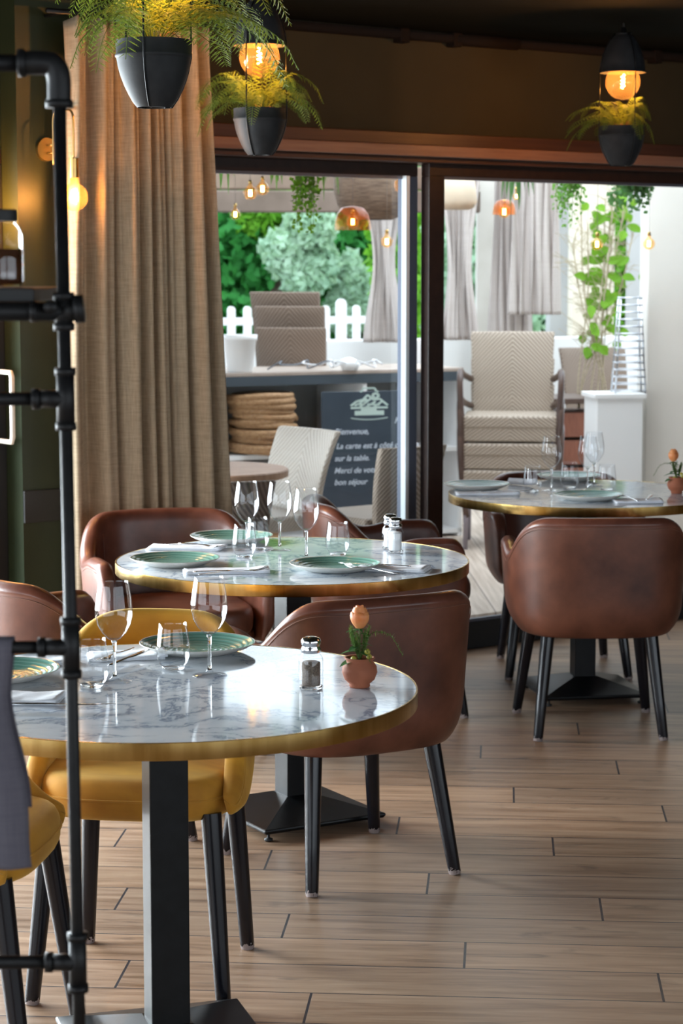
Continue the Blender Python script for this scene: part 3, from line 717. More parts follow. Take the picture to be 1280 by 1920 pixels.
# ------------------------------------------------------------ rose pots
def leafshape(bm, base, d, up, L, W, bend=.2, n=5):
    d = Vector(d).normalized(); up = Vector(up); s = d.cross(up)
    s = s.normalized() if s.length > 1e-4 else Vector((1,0,0)); u = s.cross(d).normalized(); prev = None
    for i in range(n+1):
        t = i/n; w_ = W*math.sin(PI*min(1, t*.92+.06))**.8; c = Vector(base)+d*(L*t)-u*(bend*L*t*t)
        cur = (bm.verts.new(c-s*w_+u*w_*.25), bm.verts.new(c), bm.verts.new(c+s*w_+u*w_*.25))
        if prev: bm.faces.new((prev[0], prev[1], cur[1], cur[0])); bm.faces.new((prev[1], prev[2], cur[2], cur[1]))
        prev = cur
def rose(loc, label, seed, lean):
    rnd = random.Random(seed)
    root = thing('clay_pot', label, 'plant pot', loc, 0, 'clay pots with a rose')
    bm = BM(); lathe(bm, [(0,0),(.019,0),(.021,.003),(.020,.007),(.030,.016),(.0350,.030),(.0335,.042),(.027,.051),(.0265,.054),(.0305,.058),(.030,.060),(.026,.0595),(.0235,.053),(.024,.045),(0,.045)], 40); finish('pot_body', bm, terracotta, root)
    bm = BM(); lathe(bm, [(0,.0535),(.0235,.052)], 24); finish('soil', bm, soil, root)
    r = thing('peach_rose', 'peach rose with fern sprigs in the ' + ('front table clay pot' if seed == 1 else 'clay pot at the right picture edge'), 'flower', Vector(loc)+Vector((0,0,.05)), 0, 'peach roses in clay pots')
    top = Vector((lean, 0, .070)); bm = BM(); tube(bm, spline([(0,0,-.005),(lean*.2,.002,.03),(lean*.8,0,.05),tuple(top)]), .0022, 6); finish('stem', bm, stem_mat, r)
    bm = BM()
    for layer, (nr, rr, hh, op) in enumerate(((3,.0075,.043,.0), (4,.0110,.046,.06), (5,.0145,.044,.14), (5,.0165,.038,.40))):
        for k in range(nr):
            a0 = 2*PI*k/nr+layer*.7; wd = 2*PI/nr*.72; G = []
            for i in range(7):
                t = i/6; row = []
                for j in range(7):
                    u = (j/6-.5)*2; a = a0+u*wd; rad = rr*(.30+.80*math.sin(PI*min(.86, t*.80+.06))) + op*.012*t*t*t*(1-.3*u*u)
                    z = hh*t*(1-.10*u*u) + (-.003*op*4 if i == 6 else 0)
                    row.append(bm.verts.new(top+Vector((rad*math.cos(a), rad*math.sin(a), z-.002))))
                G.append(row)
            for i in range(6):
                for j in range(6): bm.faces.new((G[i][j], G[i][j+1], G[i+1][j+1], G[i+1][j]))
    finish('bloom', bm, rose_mat, r, recalc=False)
    bm = BM()
    for k in range(5):
        a = k*1.26; leafshape(bm, top-Vector((0,0,.004)), (math.cos(a), math.sin(a), .1), (0,0,1), .016, .0025, .5)
    for a, z, L in ((2.9,.020,.040),(3.6,.002,.042),(.3,.035,.026),(2.6,.062,.030),(5.3,.02,.025),(1.2,.03,.03),(3.9,.03,.028),(.1,.055,.022)):
        leafshape(bm, (lean*.5, 0, z), (math.cos(a), math.sin(a), .15), (0,0,1), L, L*.32, .35)
    finish('leaf', bm, make_leafy('rose_leaf', (.03,.11,.035), (.07,.20,.06), .2), r, recalc=False)
    bm = BM()
    for k in range(24):
        a = rnd.uniform(0, 2*PI); L = rnd.uniform(.03, .062)
        if k == 0: a, L = 0.05, .085
        if k == 1 and seed == 2: a, L = 3.0, .085
        st = [Vector((0,0,0)), Vector((math.cos(a)*L*.25, math.sin(a)*L*.25, L*.65)), Vector((math.cos(a)*L*(.7 if k < 2 else .3), math.sin(a)*L*(.7 if k < 2 else .3), L*.62 if k < 2 else L)), Vector((math.cos(a)*L*(1 if k < 2 else .35), math.sin(a)*L*(1 if k < 2 else .35), L*.15 if k < 2 else L*1.15))]
        pts = spline(st, 8); tube(bm, pts, .0005, 4)
        for q in pts[6:]:
            for _ in range(5):
                d = Vector((rnd.uniform(-1,1), rnd.uniform(-1,1), rnd.uniform(-.6,1))).normalized(); s = d.cross(Vector((0,0,1))).normalized()*.0006; e = q+d*rnd.uniform(.005,.011)
                bm.faces.new([bm.verts.new(v) for v in (q-s, q+s, e)])
    finish('fern_sprig', bm, fern_mat2, r, False, recalc=False)
    bm = BM(); 
    for dx, dy, z in ((.015,-.012,.022),(.019,-.004,.010),(-.012,-.014,.008)): lathe(bm, [(0,-.006),(.005,-.003),(.006,.002),(.003,.006),(0,.007)], 12, (dx, dy, z))
    finish('bud', bm, mat('yellow_green_bud', (.42,.36,.05), .5), r)
rose(on(674, 1288, ZT), 'small terracotta pot on the front marble table beside the pepper shaker', 1, .0)
rose(on(1268, 925, ZT), 'small terracotta pot on the far right table at the picture edge', 2, -.014)

# ------------------------------------------------------------ hanging lamps with ferns
def glow(parent, loc, watts, col=(1,.47,.14), r=.012):
    l = bpy.data.lights.new('bulb_light', 'POINT'); l.energy = watts; l.color = col; l.shadow_soft_size = r
    o = bpy.data.objects.new('bulb_light', l); COL.objects.link(o); o.location = loc; o.parent = parent; return o
def bulb_parts(root, z, R, watts, neck=.05, glow_on=True, c=(0,0)):
    """round bulb hanging from z (top of its neck)"""
    prof = [(.013, z), (.014, z-neck*.5)]
    for k in range(4, 25):
        a = PI*k/24; prof.append((R*math.sin(a) if k < 24 else 0, z-neck*.55-R*.93+R*math.cos(a)))
    bm = BM(); lathe(bm, prof, 32, (c[0], c[1], 0)); g = finish('bulb_glass', bm, bulb_glass, root)
    bm = BM(); cz = z-neck*.55-R*.88
    pts = [(c[0]+.0065*math.cos(t*.9), c[1]+.0065*math.sin(t*.9), cz+.026-.052*t/28) for t in range(29)]
    tube(bm, pts, .0022, 6); finish('filament', bm, filament, g)
    if glow_on: glow(root, (c[0], c[1], cz), watts)
    return g
def make_lamp():
    root = thing('planter_lamp', 'x', 'pendant lamp', (0,0,0), 0, 'egg-shaped black lamps with a planter below')
    # z = 0 is the foot of the pot
    def prof_out(z): return .0405 + .0445*(math.sin(min(1, z/.125)*PI/2))**.9
    pr = [(0,.004),(.036,.004),(.0385,0),(.041,.003)] + [(prof_out(z), z) for z in (.012,.03,.05,.07,.09,.108)] + [(.0850,.111),(.0872,.113),(.0872,.118),(.0852,.120),(.0856,.150),(.082,.1505),(.081,.125),(.070,.12),(0,.12)]
    bm = BM(); lathe(bm, pr, 48); p = finish('pot', bm, pot_black, root); edge_split(p, 50)
    bm = BM(); lathe(bm, [(0,.128),(.081,.124)], 32); finish('soil', bm, soil, root)
    pr = [(.0855,.352),(.0885,.3515),(.0885,.356),(.0845,.360),(.0815,.39),(.074,.42),(.062,.45),(.049,.475),(.034,.492),(.028,.495),(.028,.499),(0,.499)]
    bm = BM(); lathe(bm, pr+[], 48); lathe(bm, [(.083,.353),(.079,.39),(.071,.42),(.059,.448),(.046,.472),(.03,.488),(0,.49)], 48); s = finish('lamp_shade', bm, pot_black, root); edge_split(s, 50)
    bm = BM(); lathe(bm, [(0,.497),(.030,.497),(.030,.501),(.012,.503),(.010,.520),(.004,.524),(0,.525)], 20); lathe(bm, [(0,.49),(.017,.49),(.017,.405),(0,.405)], 20); finish('socket', bm, steel_black, root)
    for k in range(3):
        a = .35+2*PI*k/3; bm = BM(); pts = []
        for r, z in ((.088,.356),(.0875,.25),(.0885,.15),(.0885,.115)) + tuple((prof_out(z)+.002, z) for z in (.10,.08,.06,.04,.02)) + ((.0425,.002),(.025,.0005)):
            pts.append((r*math.cos(a), r*math.sin(a), z))
        tube(bm, pts, .0024, 6)
        tube(bm, [(r*math.cos(a), r*math.sin(a), z) for r, z in ((.0885,.356),(.083,.395),(.076,.42),(.064,.45),(.051,.475),(.032,.499))], .0024, 6)
        finish('rod', bm, steel_black, root)
    bm = BM(); tube(bm, [(0,0,.52),(0,0,.552)], .003, 6); finish('cord', bm, black_mat, root)
    bulb_parts(root, .405, .066, 14, .05)
    return root
def fern_mesh(seed, nf=17, L0=.17, lean=(0,0), spread=1.0):
    rnd = random.Random(seed); bm = BM()
    for k in range(nf):
        a = 2*PI*k/nf*1.62+rnd.uniform(-.3,.3); L = L0*rnd.uniform(.75,1.2); up = rnd.uniform(.35, 1.25); h = Vector((math.cos(a)+lean[0], math.sin(a)+lean[1], 0))
        fall = rnd.uniform(.15,.8)*(1.40-up)
        c = [Vector((0,0,0)), h*L*.28*spread+Vector((0,0,L*.35*up+.02)), h*L*.60*spread+Vector((0,0,L*.68*up+.01)), h*L*1.0*spread+Vector((0,0,L*(.62*up-.35*fall))), h*L*1.18*spread+Vector((0,0,L*(.42*up-.85*fall)))]
        pts = spline(c, 7); tube(bm, pts, [.0009]*len(pts), 4, False); N = len(pts)
        for i in range(5, N-1):
            t = i/N; d = (pts[i+1]-pts[i]).normalized(); s = d.cross(Vector((0,0,1))); s = s.normalized() if s.length > .05 else Vector((1,0,0)); u = s.cross(d)
            pl_ = L*.27*(math.sin(PI*(t*.86+.12)))**.8
            for sub in (0,):
                q0 = pts[i].lerp(pts[i+1], sub)
                for sg in (-1, 1):
                    dd = (s*sg + d*.55 + u*rnd.uniform(-.15,.05)).normalized(); wd = d*pl_*.055
                    # toothed pinna: two small blades
                    a0 = q0; a1 = q0+dd*pl_*.5+wd; a2 = q0+dd*pl_-u*pl_*.15; a3 = q0+dd*pl_*.5-wd
                    bm.faces.new([bm.verts.new(v) for v in (a0, a1, a2, a3)])
                    for fr in (.3, .6, .8):
                        b0 = q0+dd*pl_*fr
                        for w2 in (-1, 1):
                            e = b0+(d*w2*1.0+dd*.7).normalized()*pl_*.12; bm.faces.new([bm.verts.new(v) for v in (b0-dd*pl_*.03, e, b0+dd*pl_*.03)])
    return bm
def fern(loc, seed, label, nf, L0, lean=(0,0), spread=1.0):
    root = thing('potted_fern', label, 'plant', loc, 0, 'ferns in the hanging planters')
    finish('frond', fern_mesh(seed, nf, L0, lean, spread), fern_mat, root, False, recalc=False)
    rnd = random.Random(seed+9); bm = BM()
    for k in range(16):
        a = rnd.uniform(0, 2*PI); r = rnd.uniform(.03,.085)
        tube(bm, spline([(0,0,-.01),(math.cos(a)*r*.5, math.sin(a)*r*.5, rnd.uniform(.01,.045)),(math.cos(a)*r, math.sin(a)*r, rnd.uniform(.0,.02)),(math.cos(a+.4)*r*1.15, math.sin(a+.4)*r*1.15, rnd.uniform(-.01,.025))], 5), .0012, 4, False)
    finish('dry_stem', bm, root_mat, root)
lamp = make_lamp(); PL = [dep(289, 202, 4.93), dep(487, 291, 7.09), dep(1165, 311, 8.32)]
lamp.location = PL[0]; lamp['label'] = 'black planter lamp at upper left, largest and nearest, its pot in front of the curtain'; lamp.rotation_euler.z = 2.1
dup(lamp, PL[1], 3.9, 'black planter lamp second from left, its round bulb glowing between shade and pot')
dup(lamp, PL[2], 4.8, 'black planter lamp at upper right, smallest and farthest, above the right glass door')
fern(PL[0]+Vector((0,0,.125)), 3, 'large fern spilling from the upper left hanging planter', 46, .20, (.18,0), 1.0)
fern(PL[1]+Vector((0,0,.125)), 5, 'fern under the glowing bulb in the second hanging planter', 40, .165, (-.05,0), 1.05)
fern(PL[2]+Vector((0,0,.125)), 8, 'small fern in the upper right hanging planter, fronds drooping to the left', 30, .14, (-.35,-.1), .95)

# ------------------------------------------------------------ wall sconce
def sconce(u, label, watts):
    root = thing('wall_sconce', label, 'wall lamp', uvp(u, 0, 1.987), TH, 'brass wall sconces')
    bm = BM(); bmesh.ops.create_cone(bm, cap_ends=True, segments=40, radius1=.042, radius2=.040, depth=.012, matrix=Matrix.Translation((0,-.006,0)) @ Matrix.Rotation(PI/2, 4, 'X')); edge_split(finish('wall_plate', bm, brass_plain, root))
    bm = BM()
    for z in (.014,-.014): tube(bm, [(0,-.01,z),(0,-.052,z)], .004, 8)
    finish('standoff', bm, brass_plain, root)
    bm = BM(); x = .0
    tube(bm, spline([(0,-.052,-.055),(0,-.052,.03),(0,-.052,.09),(0,-.060,.115),(0,-.078,.127),(0,-.12,.128),(0,-.165,.127),(0,-.184,.112),(0,-.188,.09),(0,-.188,.02),(0,-.188,-.04)], 5), .0042, 10); finish('arm', bm, brass_plain, root)
    bm = BM(); lathe(bm, [(0,-.038),(.0165,-.038),(.0165,-.104),(0,-.104)], 28, (0,-.188,0)); edge_split(finish('socket', bm, brass_plain, root))
    bulb_parts(root, -.100, .048, watts, .045, True, (0,-.188))
    return root
sconce(3.775, 'brass arched wall sconce with a round clear bulb, glowing beside the curtain', 11)
rb = thing('recess_bulb', 'bare bulb in the recess left of the pilaster, lighting its side orange', 'light bulb', uvp(3.50, .03, 1.80))
bulb_parts(rb, 0, .035, 30, .03)
bm = BM(); lathe(bm, [(0,0),(.014,0),(.014,.04),(0,.04)], 16); tube(bm, [(0,0,.04),(0,0,.19)], .003, 6); finish('socket', bm, brass_plain, rb)

# ------------------------------------------------------------ linen curtain
def curtain(name, label, u0t, u1t, u0b, u1b, vmid, ztop, zbot, folds, amp, m, seed=0, header=True, gather=None):
    rnd = random.Random(seed); NU, NZ = 260, 60; bm = BM(); G = []
    ph = [rnd.uniform(0, 6.28) for _ in range(6)]; am = [rnd.uniform(.35, 1.2) for _ in range(40)]
    for j in range(NZ+1):
        t = j/NZ; z = ztop+(zbot-ztop)*t; row = []
        for i in range(NU+1):
            s = i/NU; u = (u0t+(u0b-u0t)*sstep(0,.6,t))*(1-s) + (u1t+(u1b-u1t)*t)*s
            if gather:
                zg, wfac = gather; g = math.exp(-((z-zg)/.16)**2); below = 1 if z < zg else 0
                k_ = 1-(1-wfac)*max(g, below*(1-.35*sstep(0, .8, zg-z))); um = (u0t+u1t)/2; u = um+(u-um)*k_
            f = folds*(s+.040*math.sin(s*8+ph[0])+.014*math.sin(s*21+ph[4])+.012*math.sin(t*2.6+s*5+ph[1]))
            k0 = int(f+ph[2]); fr_ = sstep(0, 1, f+ph[2]-k0); a = amp*(am[k0 % 40]*(1-fr_)+am[(k0+1) % 40]*fr_)*(.62+.38*t)
            q = math.sin(2*PI*f); v = vmid + a*math.copysign(abs(q)**.72, q) + amp*.28*math.sin(2*PI*f*2.3+ph[3])*(1-.75*t) + .006*math.sin(2*PI*f*.5+t*4)
            u += .35*a*math.cos(2*PI*f)*.6
            if header: v += .012*math.sin(2*PI*f*3)*max(0, 1-t/.05)
            dz = (.010*math.sin(2*PI*f*1.5+1)) if (header and j == 0) else 0
            row.append(bm.verts.new(uvp(u, v, z+dz)))
        G.append(row)
    for j in range(NZ):
        for i in range(NU): bm.faces.new((G[j][i], G[j][i+1], G[j+1][i+1], G[j+1][i]))
    o = finish(name, bm, m); sd = o.modifiers.new('cloth', 'SOLIDIFY'); sd.thickness = .003
    tag(o, label, 'curtain'); return o
curtain('linen_curtain', 'floor-length natural linen curtain hanging in deep folds left of the glass door', 3.79, 4.335, 3.755, 4.44, -.15, 2.425, .03, 7.6, .062, linen, 4)
rr_ = thing('curtain_rail', 'dark curtain rail the linen curtain hangs from', 'rail', uvp(3.7, -.15, 2.445), TH)
bm = BM(); tube(bm, [(0,0,0),(.9,0,0)], .009, 10); finish('rail_bar', bm, steel_black, rr_)
for x_ in (.08, .78):
    bm = BM(); tube(bm, [(x_,0,0),(x_,.15,0)], .006, 8); finish('bracket', bm, steel_black, rr_)

# ------------------------------------------------------------ black pipe rack in the left foreground
RY = 2.8
def rp(px, py, Y=RY): return dep(px, py, Y)
rk = thing('pipe_rack', 'black iron pipe shelf rack in the left foreground', 'rack', (0,0,0))
rk.location = Vector((rp(150, 1900).x, RY, 0))
base = Vector(rk.location)
def L_(p): return Vector(p)-base
ptop, pbot = rp(110, 121), rp(147, 1850); slope = (ptop-pbot)/(ptop.z-pbot.z)
foot_p = pbot + slope*(0-pbot.z); foot_p.y = RY
def post_at(z): return foot_p + Vector((slope.x, 0, 1))*z
bm = BM(); tube(bm, [L_(foot_p)+Vector((0,0,.004)), L_(post_at(ptop.z-.02))], .0085, 16); tube(bm, [L_(foot_p)+Vector((0,0,.0)), L_(foot_p)+Vector((0,0,.006))], .035, 24); finish('post', bm, pipe_mat, rk)
def fitting(z, hl, r=.0120, side=True, vert=True):
    p = L_(post_at(z)); bm = BM()
    if vert:
        tube(bm, [p+Vector((0,0,-hl)), p+Vector((0,0,hl))], r, 20)
        for s in (-1, 1): tube(bm, [p+Vector((0,0,s*hl-.005)), p+Vector((0,0,s*hl+.005))], r*1.16, 20)
    if side:
        tube(bm, [p, p+Vector((-.038,0,0))], r*.97, 20); tube(bm, [p+Vector((-.034,0,0)), p+Vector((-.044,0,0))], r*1.15, 20)
    finish('pipe_fitting', bm, pipe_mat, rk)
def bar(py, r=.0090, dx=-.9, zoff=0):
    p = rp(120, py); z = p.z; q = L_(post_at(z)); bm = BM(); tube(bm, [q, q+Vector((dx,0,0))], r, 16); finish('crossbar', bm, pipe_mat, rk); return z
z0 = bar(118, .0112); z1 = bar(584, .0125); z2 = bar(748); z3 = bar(1214); z4 = bar(1804)
p = L_(post_at(z0)); bm = BM(); tube(bm, spline([p+Vector((-.045,0,0)), p+Vector((-.02,0,0)), p+Vector((-.006,0,-.004)), p+Vector((0,0,-.02)), p+Vector((0,0,-.05))], 6), .0155, 20); tube(bm, [p+Vector((-.042,0,0)), p+Vector((-.052,0,0))], .018, 20); tube(bm, [p+Vector((0,0,-.047)), p+Vector((0,0,-.057))], .018, 20); finish('elbow', bm, pipe_mat, rk)
for z in (z2, z3, z4): fitting(z, .036)
fitting(z1, .020)
p = L_(post_at(z1)); bm = BM(); tube(bm, [p, p+Vector((.018,0,.002))], .0135, 20); tube(bm, [p+Vector((.014,-.0,.003)), p+Vector((.026,-.0,.004))], .0185, 24); finish('end_cap', bm, pipe_mat, rk)
bm = BM(); tube(bm, [p+Vector((-.015,-.012,.006)), p+Vector((-.015,-.022,.006))], .009, 16); finish('bolt_head', bm, pipe_mat, rk)
# rear frame of the rack, left of the picture, and its shelf
for q in ((-.9, 0), (-.9, .32)):
    bm = BM(); tube(bm, [L_(foot_p)+Vector((q[0], q[1], .0)), L_(post_at(ptop.z))+Vector((q[0], q[1], 0))], .0104, 12); finish('post', bm, pipe_mat, rk)
bm = BM(); box(bm, L_(post_at(z1))+Vector((-.47, .15, .021)), (.86, .28, .018)); bevel(finish('shelf_board', bm, black_mat, rk, False), .002)
zz = post_at(z1).z+.030
j = thing('glass_jar', 'glass jar of brown liquid with a black lid on the pipe rack', 'jar', (dep(2, 500, 2.95).x, 2.95, zz))
bm = BM(); lathe(bm, [(.026,0),(.031,.004),(.0315,.012),(.0315,.070),(.028,.080),(.0225,.086),(.0225,.094),(.021,.094),(.021,.086),(.026,.080),(.0295,.070),(.0295,.012),(.028,.004),(0,.003)], 32); finish('jar_body', bm, drink_glass, j)
bm = BM(); lathe(bm, [(0,.004),(.0275,.004),(.0292,.012),(.0292,.052),(0,.052)], 32); finish('liquid', bm, mat('brown_liquid', (.07,.025,.012), .15), j)
bm = BM(); lathe(bm, [(0,.090),(.0235,.090),(.0235,.104),(.022,.106),(0,.106)], 32); edge_split(finish('lid', bm, black_mat, j))
# grey cloth over the fourth bar
bm = BM(); G = []; NX, NZ = 30, 40
zb_top = z3+.013
for side in (0, 1):
    pass
prof = []   # (arc position) over the bar: front drop and short rear drop
for k in range(14): prof.append((.016, z3-.22+.22*k/13))
for k in range(1, 8): a = PI*k/8; prof.append((.016*math.cos(a), z3+.0145*math.sin(a)+.001))
for k in range(NZ+1): prof.append((-.016, z3-.295*k/NZ))
for (dy, z) in prof:
    row = []; d_ = max(0, z3-z); xr = dep(21, 1214, RY).x + (.0 if d_ < .06 else (d_-.06)*.125)
    for i in range(NX+1):
        s = i/NX; x = xr-.26*(1-s) + .004*math.sin(z*30)*s
        fold = .010*math.sin(s*15+1.0)*min(1, d_/.12); row.append(bm.verts.new((x, RY+dy+fold*(1 if dy > 0 else -1)-(.004 if dy < 0 else 0), z)))
    G.append(row)
for a in range(len(G)-1):
    for i in range(NX): bm.faces.new((G[a][i], G[a][i+1], G[a+1][i+1], G[a+1][i]))
o = finish('hanging_cloth', bm, greycloth); o.modifiers.new('cloth', 'SOLIDIFY').thickness = .0025
tag(o, 'lilac grey cloth hanging over a bar of the pipe rack at the left edge', 'cloth')

# ================================================================= terrace beyond the glass
DK = .10
def P2(px, Y): return Vector(((px-640)/FPX*Y*1.0, Y, 0))*1.0
def X_(px, Y): return dep(px, 600, Y).x
def Z_(py, Y): return dep(640, py, Y).z
# parapet, fence
pa, pb = Vector((X_(400, 13.0)-1.5, 12.4, 0)), Vector((X_(1140, 13.6)+.2, 13.9, 0)); dr = (pb-pa); ln = dr.length; ang = math.atan2(dr.y, dr.x)
zp = Z_(637, 13.2)
bm = BM(); box(bm, (pa+pb)/2+Vector((0,0,(zp-.02)/2)), (ln, .16, zp+.02), ang); struct('wall_terrace', bm, white_wall, bev=.01)
def fence(a, b, ztop, zlow, label):
    a, b = Vector(a), Vector(b); d = b-a; n = int(d.length/.118); root = thing('picket_fence', label, 'fence', a, math.atan2(d.y, d.x))
    for zr in (ztop-.10, ztop-.62):
        bm = BM(); box(bm, (d.length/2, .02, zr), (d.length, .02, .05)); finish('rail', bm, white_paint, root, False)
    for k in range(n):
        big = (k % 8 == 6); w_ = .052 if not big else .075; zt_ = ztop+(.045 if big else 0); pr = []
        for i in range(11):
            aa = PI*i/10; pr.append((w_/2*math.cos(aa)+.118*k, zt_-w_/2+w_/2*math.sin(aa)))
        pr += [(.118*k-w_/2, zlow), (.118*k+w_/2, zlow)]
        bm = BM(); F = [bm.verts.new((x, -.012, z)) for x, z in pr]; B = [bm.verts.new((x, .008, z)) for x, z in pr]
        bm.faces.new(F); bm.faces.new(list(reversed(B)))
        for i in range(len(pr)): bm.faces.new((F[i], F[(i+1)%len(pr)], B[(i+1)%len(pr)], B[i]))
        finish('picket', bm, white_paint, root, False)
fence((X_(395, 14.2)-.6, 13.9, -.4+.4), (X_(760, 14.6), 14.9, 0), Z_(574, 14.4), .2, 'white picket fence with rounded tops behind the low white terrace wall')

# bar counter with open shelves
ca, cb_ = Vector((X_(405, 11.05)-.5, 10.85, 0)), Vector((X_(868, 11.75), 11.75, 0)); d = cb_-ca; cang = math.atan2(d.y, d.x); cl = d.length
zc = 1.03
cr = thing('shelf_counter', 'white open-shelved bar counter with dark edge and wood top outside the left glass', 'counter', ca, cang)
bm = BM(); box(bm, (cl/2, .30, zc-.010), (cl, .62, .02)); bevel(finish('worktop', bm, m_noisy('grey_oak_top', (.30,.24,.20), (.42,.34,.29), .5, 8, .05), cr, False), .003)
bm = BM(); box(bm, (cl/2, .285, zc-.045), (cl, .59, .05)); finish('dark_edge', bm, mat('dark_blue_grey_edge', (.055,.07,.085), .4), cr, False)
bm = BM(); box(bm, (cl/2, .58, (zc-.07+DK)/2), (cl, .02, zc-.07-DK)); finish('back_panel', bm, mat('grey_laminate', (.26,.25,.24), .6), cr, False)
for k, x in enumerate((.012, .56, 1.42, cl-.012)):
    bm = BM(); box(bm, (x, .285, (zc-.07+DK)/2), (.024, .57, zc-.07-DK)); finish('side_panel', bm, white_paint, cr, False)
for z in (.585, DK+.03):
    bm = BM(); box(bm, (cl/2, .285, z), (cl, .57, .024)); finish('shelf', bm, white_paint, cr, False)
def onc(x, y, z): return ca + Vector((x*math.cos(cang)-y*math.sin(cang), x*math.sin(cang)+y*math.cos(cang), z))
# straw placemats, stacked
def placemat_bm(seed, R):
    rnd = random.Random(seed); bm = BM(); pts = []
    for i in range(0, 150): a = i/150*2*PI*5.0; r = R*(1-i/160); pts.append((r*math.cos(a), r*math.sin(a), .0135+.003*math.sin(a*2.0+seed)+rnd.uniform(-.001,.001)))
    tube(bm, pts, R*.1, 6); return bm
rnd = random.Random(7); src = None; xs = .0
Y11 = 11.25
for st, (pxc, z_b, n_, R_, lab) in enumerate(((505, .60, 12, .160, 'round straw placemat in the stack on the upper shelf of the counter'), (470, DK+.045, 13, .13, 'round straw placemat in the stack low on the counter shelf, below the round wooden table'))):
    ctr = Vector((X_(pxc, Y11), Y11, 0)) + Vector((-math.sin(cang), math.cos(cang), 0))*(.08)
    for k in range(n_):
        rr = R_*rnd.uniform(.90, 1.10)*(1.12-.03*max(0, 6-k)*0 + (.10 if k < 4 else 0))
        o = finish('straw_placemat', placemat_bm(k, rr), wicker); o.location = (ctr.x+rnd.uniform(-.016,.016)+(.022 if k < 6 else 0), ctr.y, z_b+.0262*k); o.rotation_euler = (rnd.uniform(-.03,.03), rnd.uniform(-.04,.04), rnd.uniform(0,6))
        tag(o, lab, 'placemat', 'straw placemats stacked ' + ('on the upper shelf' if st == 0 else 'on the low shelf'))
# pot and cables on the counter
o_ = thing('planter_pot', 'plain white tapered pot standing on the left end of the counter top', 'pot', Vector((X_(449, 11.2), 11.25, zc)))
bm = BM(); lathe(bm, [(0,0),(.062,0),(.066,.006),(.084,.165),(.090,.168),(.091,.196),(.085,.196),(.083,.17),(.078,.15),(0,.15)], 40); finish('pot_body', bm, white_paint, o_)
for k, (pxa, pxb, s_) in enumerate(((500, 640, 1), (610, 720, 2), (560, 700, 3))):
    rnd = random.Random(40+s_); a = Vector((X_(pxa, 11.3), 11.3+.05*k, zc+.006)); b = Vector((X_(pxb, 11.45), 11.5, zc+.006)); pts = []
    for i in range(9):
        t = i/8; pts.append(a.lerp(b, t)+Vector((.03*math.sin(i*2.2+k), .05*math.sin(i*1.7+s_), .045*abs(math.sin(i*1.9+k))+.003)))
    bm = BM(); tube(bm, spline(pts, 6), .0045, 6); tag(finish('power_cable', bm, [mat('dark_cable', (.12,.13,.15), .5), mat('white_cable', (.7,.7,.72), .5), mat('white_cable_b', (.7,.7,.72), .5)][k]), ['dark grey cable looping across the left of the counter top', 'white cable tangled on the right of the counter top', 'white cable looping in the middle of the counter top'][k], 'cable', 'cables lying on the counter')
bm = BM(); lathe(bm, [(0,0),(.04,.0),(.055,.03),(.04,.06),(0,.07)], 16); 
for v in bm.verts: v.co += Vector((.01*math.sin(v.co.z*90), .01*math.cos(v.co.x*90), 0))
tag(finish('plastic_bag', bm, white_paint), 'crumpled white bundle on the counter top right of the cables', 'bag').location = (X_(655, 11.4), 11.45, zc)

# chalkboard
bb = dep(605, 733, 10.75); zt_ = bb.z; bw = .50; bh = zt_-.16
cbd = thing('chalkboard', 'dark chalkboard with white handwriting leaning on the front of the counter', 'sign', (bb.x, 10.72, .155), math.radians(18)); cbd.rotation_euler.x = math.radians(-1.5)
bm = BM(); box(bm, (bw/2, 0, bh/2), (bw, .018, bh)); bevel(finish('board', bm, slate, cbd, False), .002)
def text(parent, s, x, z, size, m, name='lettering', shear=.3, ext=.0006, sx=1.0):
    cu = bpy.data.curves.new(name, 'FONT'); cu.body = s; cu.size = size; cu.shear = shear; cu.extrude = ext; cu.offset = .0006
    t_ = bpy.data.objects.new('tmp', cu); COL.objects.link(t_); bpy.context.view_layer.update()
    me = bpy.data.meshes.new_from_object(t_.evaluated_get(bpy.context.evaluated_depsgraph_get())); bpy.data.objects.remove(t_); me.materials.clear(); me.materials.append(m)
    o = bpy.data.objects.new(name, me); COL.objects.link(o); o.parent = parent; o.location = (x, -.0105, z); o.rotation_euler = (PI/2, 0, 0); o.scale = (sx, 1, 1); return o
for s, px, py, sz in (('Bienvenue,', 627, 815, .042), ('Prix', 741, 796, .042), ('La carte est à côté dessous', 630, 842, .040), ('sur la table.', 627, 865, .040), ('Merci de votre', 626, 888, .040), ('bon séjour', 626, 910, .040)):
    text(cbd, s, (px-605)/FPX*10.75*1.05, (950-py-0)/FPX*10.75*0 + (zt_-.155) - (py-733)/FPX*10.75, sz, chalk)
lx, lz = .250, bh-.083
bm = BM()   # printed emblem: dish of food with a sunburst ball above a base line, and its handle mark
def plate_poly(pts, dz=0):
    F = [bm.verts.new((lx+x*1.12, -.0098, lz+z*.88)) for x, z in pts]; B = [bm.verts.new((lx+x*1.12, -.0088, lz+z*.88)) for x, z in pts]
    bm.faces.new(F); bm.faces.new(list(reversed(B)))
    for i in range(len(pts)): bm.faces.new((F[i], B[i], B[(i+1)%len(pts)], F[(i+1)%len(pts)]))
def bar_(x0, z0, x1, z1, w_):
    dx, dz = x1-x0, z1-z0; l = math.hypot(dx, dz); nx, nz = -dz/l*w_/2, dx/l*w_/2; plate_poly([(x0+nx,z0+nz),(x1+nx,z1+nz),(x1-nx,z1-nz),(x0-nx,z0-nz)])
for i in range(9):
    a0, a1 = PI*i/9, PI*(i+1)/9; bar_(.030+.0*i+.014*math.cos(a0*2), .068+.014*math.sin(a0*2), .030+.014*math.cos(a1*2), .068+.014*math.sin(a1*2), .014)
